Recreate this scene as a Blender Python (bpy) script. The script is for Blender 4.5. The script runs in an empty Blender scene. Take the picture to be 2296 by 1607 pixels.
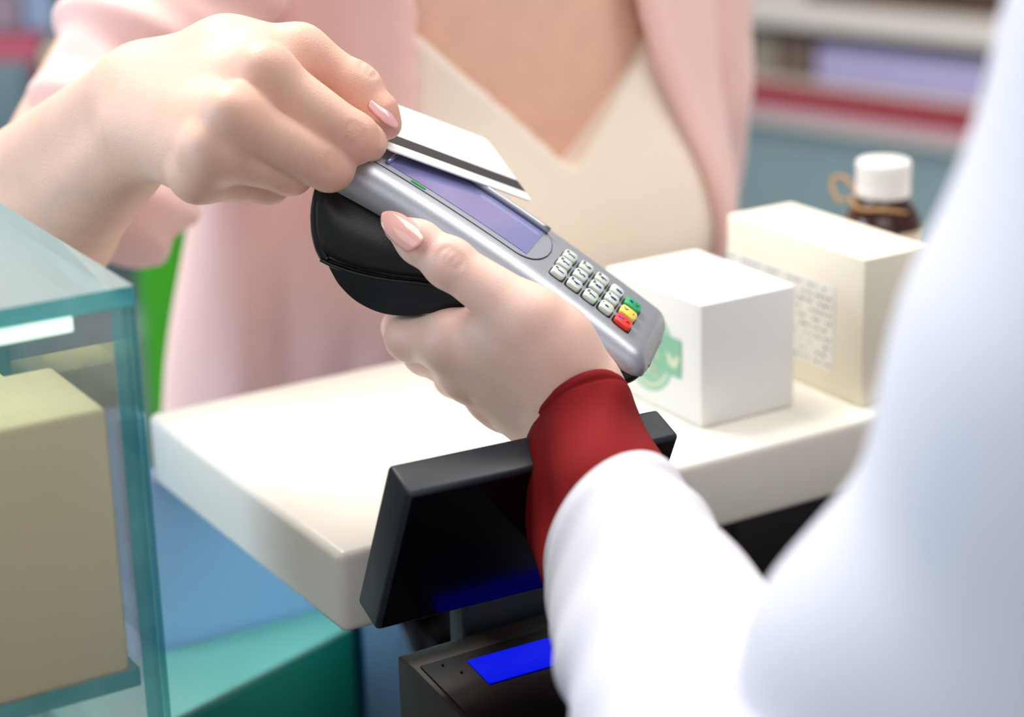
import bpy, bmesh, math, random
import numpy as np
from mathutils import Vector, Matrix

random.seed(7); rng = np.random.default_rng(7)
scene = bpy.context.scene
COL = scene.collection

# ------------------------------------------------------------------ camera, world, light
IMG_W, IMG_H, FPX = 2296.0, 1607.0, 4600.0
PITCH, ROLL = math.radians(18.5), math.radians(1.5)
CAM = np.array([0.0, 0.0, 1.5])
FW = np.array([0, math.cos(PITCH), -math.sin(PITCH)])
U0 = np.array([0, math.sin(PITCH), math.cos(PITCH)]); R0 = np.array([1.0, 0, 0])
RT = math.cos(ROLL)*R0 - math.sin(ROLL)*U0
UP = math.cos(ROLL)*U0 + math.sin(ROLL)*R0
cam_d = bpy.data.cameras.new('camera'); cam = bpy.data.objects.new('camera', cam_d); COL.objects.link(cam)
m = Matrix.Identity(4)
for i in range(3):
    m[i][0], m[i][1], m[i][2], m[i][3] = RT[i], UP[i], -FW[i], CAM[i]
cam.matrix_world = m
cam_d.sensor_width = 36.0; cam_d.lens = FPX/IMG_W*36.0
cam_d.clip_start = 0.02
cam_d.dof.use_dof = True; cam_d.dof.focus_distance = 0.872; cam_d.dof.aperture_fstop = 4.2
scene.camera = cam

scene.view_settings.view_transform = 'Standard'; scene.view_settings.look = 'None'
scene.view_settings.gamma = 1.0; scene.view_settings.exposure = -0.10
scene.view_settings.use_curve_mapping = False

world = bpy.data.worlds.new('world'); scene.world = world; world.use_nodes = True
world.node_tree.nodes['Background'].inputs[0].default_value = (0.93, 0.94, 1.0, 1)
world.node_tree.nodes['Background'].inputs[1].default_value = 0.34

def area(name, loc, target, sx, sy, power, color=(1, 1, 1)):
    d = bpy.data.lights.new(name, 'AREA'); d.shape = 'RECTANGLE'; d.size = sx; d.size_y = sy
    d.energy = power; d.color = color
    o = bpy.data.objects.new(name, d); COL.objects.link(o); o.location = loc
    o.rotation_euler = (Vector(target)-Vector(loc)).to_track_quat('-Z', 'Y').to_euler()
    return o
area('ceiling_panel_light', (-0.55, 1.55, 2.75), (-0.1, 0.95, 1.1), 0.8, 0.8, 44, (1.0, 0.965, 0.91))
area('ceiling_panel_light', (0.9, 1.1, 2.75), (0.3, 0.9, 1.1), 1.0, 1.0, 20, (1.0, 0.96, 0.92))
area('ceiling_panel_light', (0.4, 3.0, 2.75), (0.4, 3.0, 0.5), 2.2, 0.8, 20, (1.0, 0.97, 0.94))
area('ceiling_panel_light', (0.0, -0.9, 2.6), (0.1, 0.9, 1.1), 1.6, 1.0, 9, (0.96, 0.96, 1.0))
area('window_light', (-2.6, 0.5, 1.9), (-0.1, 0.9, 1.1), 1.2, 1.4, 52, (0.60, 0.80, 1.0))  # added cool lamp to tint the ledge's left face; no window stands there

# ------------------------------------------------------------------ coordinates
def P(x, y, d):
    return CAM + d*(FW + RT*(x-IMG_W/2)/FPX - UP*(y-IMG_H/2)/FPX)
def ray(x, y):
    return FW + RT*(x-IMG_W/2)/FPX - UP*(y-IMG_H/2)/FPX
def hit(x, y, p0, n):
    v = ray(x, y); return CAM + v*(np.dot(np.asarray(p0)-CAM, n)/np.dot(v, n))
def G(x, y, z): return hit(x, y, (0, 0, z), np.array([0, 0, 1.0]))
TH = math.radians(31)
EX = np.array([math.cos(TH), math.sin(TH), 0]); EY = np.array([-math.sin(TH), math.cos(TH), 0]); EZ = np.array([0, 0, 1.0])
ZC = 1.14
A0 = np.array([-0.07696, 0.81411, ZC])          # near left corner of the raised ledge
def L(x, y, z): return A0 + EX*x + EY*y + EZ*(z-ZC)
def toL(p): d = np.asarray(p)-A0; return np.array([d@EX, d@EY, p[2]])
def PLY(x, y, e): return hit(x, y, A0+EY*e, EY)
def unit(v): v = np.asarray(v, float); return v/np.linalg.norm(v)

# ------------------------------------------------------------------ materials
def lin(h):
    if isinstance(h, str):
        h = h.lstrip('#'); c = [int(h[i:i+2], 16)/255 for i in (0, 2, 4)]
    else: c = [v/255 for v in h]
    return tuple(x/12.92 if x <= .04045 else ((x+.055)/1.055)**2.4 for x in c)
MATS = {}
def mat(name, color, rough=0.5, metal=0.0, var=0.05, vscale=12.0, bump=0.0, bscale=300.0, sss=0.0, coat=0.0,
        emit=None, estr=0.0, spec=0.5, attr=None, attr_color=None, sheen=0.0, detail=3.0):
    if name in MATS: return MATS[name]
    mt = bpy.data.materials.new(name); mt.use_nodes = True
    nt = mt.node_tree; N = nt.nodes; LK = nt.links; b = N['Principled BSDF']
    c = lin(color)
    b.inputs['Roughness'].default_value = rough; b.inputs['Metallic'].default_value = metal
    b.inputs['Specular IOR Level'].default_value = spec
    b.inputs['Coat Weight'].default_value = coat; b.inputs['Coat Roughness'].default_value = 0.06
    b.inputs['Sheen Weight'].default_value = sheen
    tc = N.new('ShaderNodeTexCoord')
    nz = N.new('ShaderNodeTexNoise'); nz.inputs['Scale'].default_value = vscale; nz.inputs['Detail'].default_value = detail
    LK.new(tc.outputs['Object'], nz.inputs['Vector'])
    mx = N.new('ShaderNodeMix'); mx.data_type = 'RGBA'
    mx.inputs[6].default_value = (*[max(0, v*(1-var)) for v in c], 1)
    mx.inputs[7].default_value = (*[min(1, v*(1+var)) for v in c], 1)
    LK.new(nz.outputs['Fac'], mx.inputs[0])
    out = mx.outputs[2]
    if attr:
        at = N.new('ShaderNodeAttribute'); at.attribute_name = attr
        m2 = N.new('ShaderNodeMix'); m2.data_type = 'RGBA'
        LK.new(at.outputs['Fac'], m2.inputs[0]); LK.new(out, m2.inputs[6]); m2.inputs[7].default_value = (*lin(attr_color), 1)
        out = m2.outputs[2]
    LK.new(out, b.inputs['Base Color'])
    if sss:
        b.inputs['Subsurface Weight'].default_value = sss
        b.inputs['Subsurface Radius'].default_value = (1.0, 0.38, 0.22); b.inputs['Subsurface Scale'].default_value = 0.004
    if bump:
        n2 = N.new('ShaderNodeTexNoise'); n2.inputs['Scale'].default_value = bscale; n2.inputs['Detail'].default_value = 2
        LK.new(tc.outputs['Object'], n2.inputs['Vector'])
        bp = N.new('ShaderNodeBump'); bp.inputs['Strength'].default_value = bump; bp.inputs['Distance'].default_value = 0.001
        LK.new(n2.outputs['Fac'], bp.inputs['Height']); LK.new(bp.outputs['Normal'], b.inputs['Normal'])
    if emit:
        b.inputs['Emission Color'].default_value = (*lin(emit), 1); b.inputs['Emission Strength'].default_value = estr
    MATS[name] = mt; return mt

def glass_face(name, tint, refl=1.0, haze=0.0):
    mt = bpy.data.materials.new(name); mt.use_nodes = True; nt = mt.node_tree; N = nt.nodes; LK = nt.links
    for n in list(N): N.remove(n)
    o = N.new('ShaderNodeOutputMaterial'); tr = N.new('ShaderNodeBsdfTransparent'); tr.inputs[0].default_value = (*tint, 1)
    gl = N.new('ShaderNodeBsdfGlossy'); gl.inputs['Roughness'].default_value = 0.03
    fr = N.new('ShaderNodeFresnel'); fr.inputs['IOR'].default_value = 1.5
    mu = N.new('ShaderNodeMath'); mu.operation = 'MULTIPLY'; mu.inputs[1].default_value = refl; mu.use_clamp = True
    LK.new(fr.outputs[0], mu.inputs[0])
    mx = N.new('ShaderNodeMixShader'); LK.new(mu.outputs[0], mx.inputs[0]); LK.new(tr.outputs[0], mx.inputs[1]); LK.new(gl.outputs[0], mx.inputs[2])
    last = mx
    if haze:
        df = N.new('ShaderNodeBsdfDiffuse'); df.inputs[0].default_value = (0.78, 0.84, 0.84, 1)
        m2 = N.new('ShaderNodeMixShader'); m2.inputs[0].default_value = haze
        LK.new(mx.outputs[0], m2.inputs[1]); LK.new(df.outputs[0], m2.inputs[2]); last = m2
    LK.new(last.outputs[0], o.inputs[0]); return mt

def edge_glass(name):
    """cut edge of float glass: teal, streaky, half clear"""
    mt = bpy.data.materials.new(name); mt.use_nodes = True; nt = mt.node_tree; N = nt.nodes; LK = nt.links
    b = N['Principled BSDF']; b.inputs['Roughness'].default_value = 0.12
    tc = N.new('ShaderNodeTexCoord'); nz = N.new('ShaderNodeTexNoise'); nz.inputs['Scale'].default_value = 26
    LK.new(tc.outputs['Object'], nz.inputs['Vector'])
    cr = N.new('ShaderNodeValToRGB'); LK.new(nz.outputs['Fac'], cr.inputs[0])
    cr.color_ramp.elements[0].position = 0.35; cr.color_ramp.elements[0].color = (*lin('#0aa0aa'), 1)
    cr.color_ramp.elements[1].position = 0.68; cr.color_ramp.elements[1].color = (*lin('#72d2cd'), 1)
    LK.new(cr.outputs[0], b.inputs['Base Color'])
    tr = N.new('ShaderNodeBsdfTransparent'); tr.inputs[0].default_value = (0.45, 0.9, 0.88, 1)
    mx = N.new('ShaderNodeMixShader'); mx.inputs[0].default_value = 0.72
    o = [n for n in N if n.type == 'OUTPUT_MATERIAL'][0]
    LK.new(tr.outputs[0], mx.inputs[1]); LK.new(b.outputs[0], mx.inputs[2]); LK.new(mx.outputs[0], o.inputs[0]); return mt

M_SKIN = mat('skin_fair', (232, 189, 166), 0.47, var=0.10, vscale=60, bump=0.26, bscale=1100, sss=0.22, attr='redness', attr_color=(205, 112, 100), spec=0.4)
M_SKIN2 = mat('skin_pale', (238, 198, 180), 0.45, var=0.09, vscale=60, bump=0.2, bscale=1200, sss=0.22, attr='redness', attr_color=(208, 118, 108), spec=0.4)
M_NAIL = mat('nail_polish_pink', (232, 178, 178), 0.12, var=0.02, coat=0.6)
M_NAIL2 = mat('nail_polish_nude', (238, 180, 168), 0.10, var=0.02, coat=0.7)
M_CARD = mat('pink_knit', (240, 196, 188), 0.85, var=0.05, vscale=25, bump=0.5, bscale=420, sheen=0.3)
M_CAMI = mat('cream_satin', (246, 231, 214), 0.55, var=0.03, bump=0.12, bscale=500, sheen=0.2)
M_RED = mat('red_cloth', (130, 25, 27), 0.8, var=0.08, vscale=30, bump=0.25, bscale=900, spec=0.12)
M_COAT = mat('white_cotton', (216, 213, 220), 0.8, var=0.02, bump=0.12, bscale=700)
M_SILVER = mat('silver_paint', (176, 180, 188), 0.42, metal=0.7, var=0.10, vscale=1400, bump=0.05, bscale=1500, detail=1)
M_BLACK = mat('black_plastic', (14, 15, 18), 0.33, var=0.15, vscale=200, bump=0.08, bscale=1600)
M_WHITEL = mat('white_laminate', (236, 232, 220), 0.32, var=0.015)
M_WCARD = mat('white_card', (246, 246, 242), 0.6, var=0.012)

# ------------------------------------------------------------------ object helpers
def link(o, parent=None):
    COL.objects.link(o)
    if parent is not None:
        o.parent = parent; o.matrix_parent_inverse = parent.matrix_world.inverted()
    return o
def tag(o, label=None, cat=None, group=None, kind=None):
    if label: o['label'] = label
    if cat: o['category'] = cat
    if group: o['group'] = group
    if kind: o['kind'] = kind
    return o
def thing(name, loc, label, cat, group=None):
    o = bpy.data.objects.new(name, None); o.empty_display_size = 0.02
    COL.objects.link(o); o.matrix_world = Matrix.Translation(Vector(loc)); return tag(o, label, cat, group)
def obj(name, verts, faces, mats, parent=None, smooth=True, fmat=None, origin=None):
    verts = np.asarray(verts, dtype=np.float64)
    if origin is None: origin = verts.mean(0)
    origin = np.asarray(origin, float)
    me = bpy.data.meshes.new(name)
    if isinstance(faces, np.ndarray) and faces.ndim == 2:
        n, k = faces.shape
        me.vertices.add(len(verts)); me.vertices.foreach_set('co', (verts-origin).astype(np.float32).ravel())
        me.loops.add(n*k); me.loops.foreach_set('vertex_index', faces.astype(np.int32).ravel())
        me.polygons.add(n); me.polygons.foreach_set('loop_start', np.arange(0, n*k, k, dtype=np.int32))
        me.update(calc_edges=True)
    else:
        me.from_pydata([tuple(v) for v in verts-origin], [], [tuple(f) for f in faces]); me.update()
    for mt in (mats if isinstance(mats, (list, tuple)) else [mats]): me.materials.append(mt)
    if smooth: me.polygons.foreach_set('use_smooth', [True]*len(me.polygons))
    if fmat is not None: me.polygons.foreach_set('material_index', fmat)
    me.validate()
    o = bpy.data.objects.new(name, me); o.location = origin
    COL.objects.link(o)
    bpy.context.view_layer.update() if False else None
    o.matrix_world = Matrix.Translation(Vector(origin))
    if parent is not None:
        o.parent = parent; o.matrix_parent_inverse = parent.matrix_world.inverted()
        o.matrix_basis = Matrix.Translation(Vector(origin))
    return o
def fix_normals(o):
    bm = bmesh.new(); bm.from_mesh(o.data); bmesh.ops.recalc_face_normals(bm, faces=bm.faces); bm.to_mesh(o.data); bm.free(); return o
def bevel(o, w, seg=3, angle=35):
    md = o.modifiers.new('bevel', 'BEVEL'); md.width = w; md.segments = seg; md.limit_method = 'ANGLE'; md.angle_limit = math.radians(angle)
    md.harden_normals = False
    return o
def box(name, p, ax, ay, az, mats, parent=None, bev=0.0, seg=3, fmat=None):
    """p = corner, ax ay az = full edge vectors"""
    p, ax, ay, az = [np.asarray(v, float) for v in (p, ax, ay, az)]
    v = [p, p+ax, p+ax+ay, p+ay, p+az, p+ax+az, p+ax+ay+az, p+ay+az]
    f = [(0, 3, 2, 1), (4, 5, 6, 7), (0, 1, 5, 4), (1, 2, 6, 5), (2, 3, 7, 6), (3, 0, 4, 7)]
    if np.dot(np.cross(ax, ay), az) < 0: f = [tuple(reversed(q)) for q in f]
    o = obj(name, v, f, mats, parent, smooth=bev > 0, fmat=fmat)
    if bev: bevel(o, bev, seg)
    return o
def lbox(name, x0, x1, y0, y1, z0, z1, mats, parent=None, bev=0.0, seg=3, fmat=None):
    return box(name, L(x0, y0, z0), EX*(x1-x0), EY*(y1-y0), EZ*(z1-z0), mats, parent, bev, seg, fmat)
def prism(name, poly, ext, mats, parent=None, bev=0.0, seg=4, angle=35, smooth=True):
    """poly: world points of one face; ext: extrusion vector"""
    a = np.asarray(poly, float); b = a+np.asarray(ext); n = len(a)
    f = [tuple(range(n)), tuple(range(2*n-1, n-1, -1))]+[(i, i+n, (i+1) % n+n, (i+1) % n) for i in range(n)]
    o = obj(name, np.vstack([a, b]), f, mats, parent, smooth=smooth); fix_normals(o)
    if bev: bevel(o, bev, seg, angle)
    return o
def grid_faces(nr, nc, closed=True, cap=True):
    f = []
    for i in range(nr-1):
        for j in range(nc if closed else nc-1):
            k = (j+1) % nc; f.append((i*nc+j, i*nc+k, (i+1)*nc+k, (i+1)*nc+j))
    if cap:
        f.append(tuple(range(nc-1, -1, -1))); f.append(tuple(range((nr-1)*nc, nr*nc)))
    return f
def tube(name, pts, r, mats, parent=None, n=10, closed=False):
    pts = np.asarray(pts, float); V = []; up = np.array([0.13, 0.2, 1.0])
    for i, p in enumerate(pts):
        if closed: t = pts[(i+1) % len(pts)]-pts[i-1]
        else: t = pts[min(i+1, len(pts)-1)]-pts[max(i-1, 0)]
        t = unit(t); a = unit(np.cross(t, up)); b = np.cross(t, a)
        rr = r[i] if hasattr(r, '__len__') else r
        V += [p+rr*(math.cos(q)*a+math.sin(q)*b) for q in np.linspace(0, 2*math.pi, n, endpoint=False)]
    f = grid_faces(len(pts), n, True, not closed)
    if closed:
        k = (len(pts)-1)*n
        f += [(k+j, k+(j+1) % n, (j+1) % n, j) for j in range(n)]
    return fix_normals(obj(name, V, f, mats, parent))
def lathe(name, c, prof, mats, parent=None, n=40):
    V = []
    for r, z in prof:
        V += [np.asarray(c)+np.array([r*math.cos(q), r*math.sin(q), z]) for q in np.linspace(0, 2*math.pi, n, endpoint=False)]
    return fix_normals(obj(name, V, grid_faces(len(prof), n), mats, parent))
def text_mesh(name, s, size, org, xd, yd, mats, parent, depth=0.0002, align='CENTER'):
    cu = bpy.data.curves.new('t', 'FONT'); cu.body = s; cu.size = size; cu.align_x = align; cu.align_y = 'CENTER'; cu.extrude = depth; cu.resolution_u = 3
    t = bpy.data.objects.new('t', cu); COL.objects.link(t)
    dg = bpy.context.evaluated_depsgraph_get(); me = bpy.data.meshes.new_from_object(t.evaluated_get(dg))
    v = np.array([x.co[:] for x in me.vertices]); f = [tuple(p.vertices) for p in me.polygons]
    bpy.data.objects.remove(t); bpy.data.curves.remove(cu)
    zd = np.cross(xd, yd)
    W = np.asarray(org)+v[:, :1]*xd+v[:, 1:2]*yd+v[:, 2:]*zd
    bpy.data.meshes.remove(me)
    return obj(name, W, f, mats, parent, smooth=False)
def smooth_path(pts, n):
    """Catmull-Rom through pts"""
    pts = np.asarray(pts, float); q = np.vstack([2*pts[0]-pts[1], pts, 2*pts[-1]-pts[-2]]); out = []
    for u in np.linspace(0, len(pts)-1, n):
        i = min(int(u), len(pts)-2); t = u-i; a, b, c, d = q[i:i+4]
        out.append(.5*((2*b)+(-a+c)*t+(2*a-5*b+4*c-d)*t*t+(-a+3*b-3*c+d)*t**3))
    return np.array(out)

# ------------------------------------------------------------------ implicit surfaces (for bodies and cloth)
class Field:
    def __init__(s, lo, hi, h):
        s.h = h; s.lo = np.asarray(lo, float); n = np.ceil((np.asarray(hi)-s.lo)/h).astype(int)+1
        s.ax = [s.lo[i]+h*np.arange(n[i]) for i in range(3)]
        s.F = np.full(n, 0.08, np.float32)
    def sub(s, lo, hi):
        sl = tuple(slice(max(0, int((lo[i]-s.lo[i])/s.h)), max(0, min(len(s.ax[i]), int((hi[i]-s.lo[i])/s.h)+2))) for i in range(3))
        X = s.ax[0][sl[0]][:, None, None]; Y = s.ax[1][sl[1]][None, :, None]; Z = s.ax[2][sl[2]][None, None, :]
        return sl, X, Y, Z
    def put(s, sl, d, k, op='add'):
        f = s.F[sl]; d = d.astype(np.float32)
        if op == 'sub': f, d = -f, d
        if k > 0:
            hh = np.clip(0.5+0.5*(f-d)/k, 0, 1); r = f*(1-hh)+d*hh-k*hh*(1-hh)
        else: r = np.minimum(f, d)
        s.F[sl] = -r if op == 'sub' else r
    def cone(s, a, b, r1, r2=None, k=0.004, op='add', flat=None):
        a = np.asarray(a, float); b = np.asarray(b, float); r2 = r1 if r2 is None else r2
        mg = max(r1, r2)+k+4*s.h
        sl, X, Y, Z = s.sub(np.minimum(a, b)-mg, np.maximum(a, b)+mg)
        ba = b-a; L2 = max(ba@ba, 1e-12)
        t = np.clip(((X-a[0])*ba[0]+(Y-a[1])*ba[1]+(Z-a[2])*ba[2])/L2, 0, 1)
        dx = X-a[0]-ba[0]*t; dy = Y-a[1]-ba[1]*t; dz = Z-a[2]-ba[2]*t
        d = np.sqrt(dx*dx+dy*dy+dz*dz)-(r1+(r2-r1)*t)
        s.put(sl, d, k, op); return s
    def chain(s, pts, rs, k=0.004):
        for i in range(len(pts)-1): s.cone(pts[i], pts[i+1], rs[i], rs[i+1], k)
        return s
    def ell(s, c, axes, r, k=0.01, op='add'):
        c = np.asarray(c, float); r = np.asarray(r, float); R = np.asarray(axes, float)
        mg = np.abs(R.T) @ r+k+4*s.h
        sl, X, Y, Z = s.sub(c-mg, c+mg); q = []
        for i in range(3): q.append((X-c[0])*R[i][0]+(Y-c[1])*R[i][1]+(Z-c[2])*R[i][2])
        k0 = np.sqrt(sum((q[i]/r[i])**2 for i in range(3))); k1 = np.sqrt(sum((q[i]/r[i]**2)**2 for i in range(3)))+1e-9
        s.put(sl, k0*(k0-1)/k1, k, op); return s
    def merge(s, other, k):
        s.put(tuple(slice(None) for _ in range(3)), other.F, k); return s
    def blur(s, n=3):
        for _ in range(n):
            for ax in range(3):
                F = s.F; G_ = F.copy(); a = [slice(None)]*3; b = [slice(None)]*3; c = [slice(None)]*3
                a[ax] = slice(0, -2); b[ax] = slice(1, -1); c[ax] = slice(2, None)
                G_[tuple(b)] = 0.25*F[tuple(a)]+0.5*F[tuple(b)]+0.25*F[tuple(c)]; s.F = G_
        return s
    def like(s):
        o = Field.__new__(Field); o.h, o.lo, o.ax = s.h, s.lo, s.ax; o.F = np.full(s.F.shape, 0.08, np.float32); return o
    def mesh(s, relax=1):
        F = s.F; S = F < 0; nx, ny, nz = F.shape
        cnt = np.zeros((nx-1, ny-1, nz-1), np.uint8)
        for i in (0, 1):
            for j in (0, 1):
                for k in (0, 1): cnt += S[i:nx-1+i, j:ny-1+j, k:nz-1+k]
        I, J, K = np.nonzero((cnt > 0) & (cnt < 8))
        vid = np.full(cnt.shape, -1, np.int32); vid[I, J, K] = np.arange(len(I))
        acc = np.zeros((len(I), 3)); num = np.zeros(len(I))
        corners = [(i, j, k) for i in (0, 1) for j in (0, 1) for k in (0, 1)]
        for c0 in corners:
            for ax in range(3):
                if c0[ax]: continue
                c1 = list(c0); c1[ax] = 1
                f0 = F[I+c0[0], J+c0[1], K+c0[2]]; f1 = F[I+c1[0], J+c1[1], K+c1[2]]
                m_ = (f0 < 0) != (f1 < 0); t = np.where(m_, f0/np.where(m_, f0-f1, 1), 0)
                p = np.tile(np.array(c0, float), (len(I), 1)); p[:, ax] = t
                acc[m_] += p[m_]; num[m_] += 1
        V = s.lo+s.h*(np.stack([I, J, K], 1)+acc/num[:, None])
        Q = []
        for ax in range(3):
            o1, o2 = [(1, 2), (2, 0), (0, 1)][ax]
            sa = [slice(1, -1)]*3; sb = [slice(1, -1)]*3
            sa[ax] = slice(0, -1); sb[ax] = slice(1, None)
            a, b = S[tuple(sa)], S[tuple(sb)]
            idx = np.argwhere(a != b)
            if not len(idx): continue
            fl = a[tuple(idx.T)]
            base = idx.copy()
            for d in range(3):
                if d != ax: base[:, d] += 1
            def cell(d1, d2):
                q = base.copy(); q[:, o1] -= d1; q[:, o2] -= d2; return vid[tuple(q.T)]
            quad = np.stack([cell(1, 1), cell(0, 1), cell(0, 0), cell(1, 0)], 1)
            quad[~fl] = quad[~fl][:, ::-1]
            Q.append(quad)
        Q = np.vstack(Q); Q = Q[(Q >= 0).all(1)]
        for _ in range(relax):
            A = np.zeros_like(V); n = np.zeros(len(V))
            for e0, e1 in ((0, 1), (1, 2), (2, 3), (3, 0)):
                np.add.at(A, Q[:, e0], V[Q[:, e1]]); np.add.at(A, Q[:, e1], V[Q[:, e0]])
                np.add.at(n, Q[:, e0], 1); np.add.at(n, Q[:, e1], 1)
            V = V*0.5+0.5*A/np.maximum(n, 1)[:, None]
        return V, Q
def join_vq(parts):
    V = []; Q = []; o = 0
    for v, q in parts: V.append(v); Q.append(q+o); o += len(v)
    return np.vstack(V), np.vstack(Q)
def redness(o, spots):
    """skin that is itself redder at joints and cuticles"""
    me = o.data; n = len(me.vertices); co = np.empty(n*3, np.float32); me.vertices.foreach_get('co', co)
    co = co.reshape(-1, 3)+np.array(o.location[:], np.float32); w = np.zeros(n, np.float32)
    for c, r, a in spots: w = np.maximum(w, a*np.exp(-((co-np.asarray(c, np.float32))**2).sum(1)/(r*r)))
    at = me.attributes.new('redness', 'FLOAT', 'POINT'); at.data.foreach_set('value', w)
def nail(name, base, tip, facing, width, mt, parent, arch=0.35, thick=0.0007, point=0.55, sag=0.0012):
    """almond nail plate arched across and along"""
    base = np.asarray(base); tip = np.asarray(tip); T = tip-base; Ln = np.linalg.norm(T); T = T/Ln
    N = unit(np.asarray(facing)-T*np.dot(facing, T)); B = np.cross(N, T)
    nu, nv = 22, 13; V = []
    for i in range(nu):
        u = i/(nu-1)
        if u < 0.16: w = math.sqrt(max(0.0, 1-((0.16-u)/0.16)**2))*0.30+0.66
        elif u < 0.5: w = 0.96+0.04*math.sin((u-0.16)/0.34*math.pi)
        else: w = max(0.02, (1-((u-0.5)/0.5)**2.0))**point*0.96
        w = min(w, 1.0)
        for j in range(nv):
            v = -1+2*j/(nv-1); x = v*w*width/2
            z = -arch*width*(v*w)**2*0.55+math.sin(u*math.pi)*sag
            if i == 0: pass
            V.append(base+T*(u*Ln-(1-v*v)*0.09*width*(1-u)**6)+B*x+N*z)
    V = np.array(V); V2 = V-N*thick
    f = []
    n = nu*nv
    for i in range(nu-1):
        for j in range(nv-1):
            q = (i*nv+j, i*nv+j+1, (i+1)*nv+j+1, (i+1)*nv+j); f.append(q); f.append(tuple(k+n for k in reversed(q)))
    rim = [j for j in range(nv)]+[i*nv+nv-1 for i in range(1, nu)]+[(nu-1)*nv+j for j in range(nv-2, -1, -1)]+[i*nv for i in range(nu-2, 0, -1)]
    for a in range(len(rim)):
        b = rim[(a+1) % len(rim)]; f.append((rim[a], b, b+n, rim[a]+n))
    return fix_normals(obj(name, np.vstack([V, V2]), f, mt, parent))

# ================================================================== THE SETTING
M_FLOOR = mat('floor_tile', (206, 204, 200), 0.3, var=0.05, vscale=3)
M_WALL = mat('wall_paint', (214, 216, 214), 0.8, var=0.03, vscale=2)
o = box('floor', (-3.2, -1.6, -0.05), (6.8, 0, 0), (0, 7.2, 0), (0, 0, 0.05), M_FLOOR); tag(o, kind='structure')
o = box('wall_back', (-3.2, 5.6, 0), (6.8, 0, 0), (0, 0.1, 0), (0, 0, 2.8), M_WALL); tag(o, kind='structure')
o = box('wall_left', (-3.3, -1.6, 0), (0.1, 0, 0), (0, 7.3, 0), (0, 0, 2.8), M_WALL); tag(o, kind='structure')

# ================================================================== SERVICE COUNTER
cnt = thing('service_counter', L(0.35, 0.1, 0), 'white service counter with a raised thick ledge between the two people', 'counter')
M_UNDER = mat('dark_cabinet', (20, 20, 26), 0.5, var=0.1)
lbox('ledge', 0, 0.95, 0, 0.22, ZC-0.0385, ZC, M_WHITEL, cnt, 0.0045, 4)
M_PANEL = mat('panel_blue_lit', (178, 208, 250), 0.45, var=0.01)  # white panel, with the blue light falling on it put into its colour
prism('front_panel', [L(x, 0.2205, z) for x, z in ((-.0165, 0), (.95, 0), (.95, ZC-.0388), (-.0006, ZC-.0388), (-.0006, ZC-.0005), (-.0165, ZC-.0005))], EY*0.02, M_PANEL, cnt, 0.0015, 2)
lbox('worktop', -0.55, 0.95, -0.42, 0.2195, 0.84, 0.88, mat('worktop_brown', (74, 56, 44), 0.5, var=0.2, vscale=40), cnt, 0.003, 2)
lbox('cabinet', -0.5, 0.93, -0.36, 0.2, 0.0, 0.839, M_UNDER, cnt)
lbox('end_support', 0.60, 0.62, 0.01, 0.219, 0.881, ZC-0.039, M_PANEL, cnt)

strip = box('led_strip', L(0.035, 0.125, ZC-0.0418), EX*0.13, EY*0.012, EZ*0.0030, mat('led_housing', (230, 240, 250), 0.4, emit=(190, 236, 246), estr=19.0), cnt)

# green shelf unit standing under the ledge
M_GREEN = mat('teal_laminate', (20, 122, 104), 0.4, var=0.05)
M_GREENT = mat('teal_lit_top', (150, 214, 196), 0.5, var=0.03)  # paler than the body: light on the top is put into the colour
poly = [L(-0.075, 0.128, 1.0045), L(0.097, 0.1895, 1.0045), L(0.097, 0.2185, 1.0045), L(-0.075, 0.2185, 1.0045)]
gb = thing('storage_box', L(0.01, 0.18, 0.881), 'green storage box with pale top standing under the white ledge', 'box')
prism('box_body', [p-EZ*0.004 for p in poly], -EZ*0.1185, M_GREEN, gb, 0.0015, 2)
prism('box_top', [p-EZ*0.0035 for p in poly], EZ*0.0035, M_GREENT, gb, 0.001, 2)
lbox('edge_strip', 0.0975, 0.1015, 0.187, 0.2185, 0.8825, 1.0045, mat('blue_strip', (10, 60, 92), 0.3), gb)

# things glimpsed under the ledge at the right, and an added dark unit
o = lbox('file_binder', 0.405, 0.44, 0.06, 0.195, 0.881, 1.055, mat('blue_card', (70, 96, 190), 0.4), None, 0.003, 2)
tag(o, 'blue file binder upright on the worktop beneath the ledge', 'binder')
o = lbox('medicine_carton', 0.445, 0.50, 0.09, 0.195, 0.881, 1.065, mat('green_card', (16, 120, 84), 0.4), None, 0.002, 2)
tag(o, 'green medicine carton beside the blue binder beneath the ledge', 'carton')
du = thing('added_drawer_unit', L(0.33, 0.14, 0.881), 'added black drawer unit darkening the gap under the ledge left of the blue binder', 'drawer unit')  # unit added to keep the gap under the ledge black
lbox('unit_body', 0.265, 0.400, 0.075, 0.215, 0.8812, 1.096, mat('unit_black', (8, 8, 14), 0.5), du, 0.002, 2)
for z_ in (0.89, 0.957, 1.024): lbox('drawer', 0.270, 0.395, 0.0705, 0.0748, z_, z_+0.061, mat('drawer_black', (14, 14, 22), 0.45), du, 0.001, 2)
# crumpled film seen below the display
V = []; nx_, ny_ = 26, 14
for i in range(nx_):
    for j in range(ny_):
        x = 0.112+0.11*i/(nx_-1); z = 0.9+0.15*j/(ny_-1)
        V.append(L(x, 0.16+0.012*math.sin(x*130+z*60)+0.007*math.sin(x*260-z*170), z))
V = np.array(V); nV = len(V); f = grid_faces(nx_, ny_, False, False)
o = obj('plastic_bag', V, f, mat('dark_film', (52, 46, 50), 0.2, metal=0.2), None)
md = o.modifiers.new('solid', 'SOLIDIFY'); md.thickness = 0.0012
for v in o.data.vertices: pass
tag(o, 'dark crinkled plastic bag behind the display under the ledge', 'bag')

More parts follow.
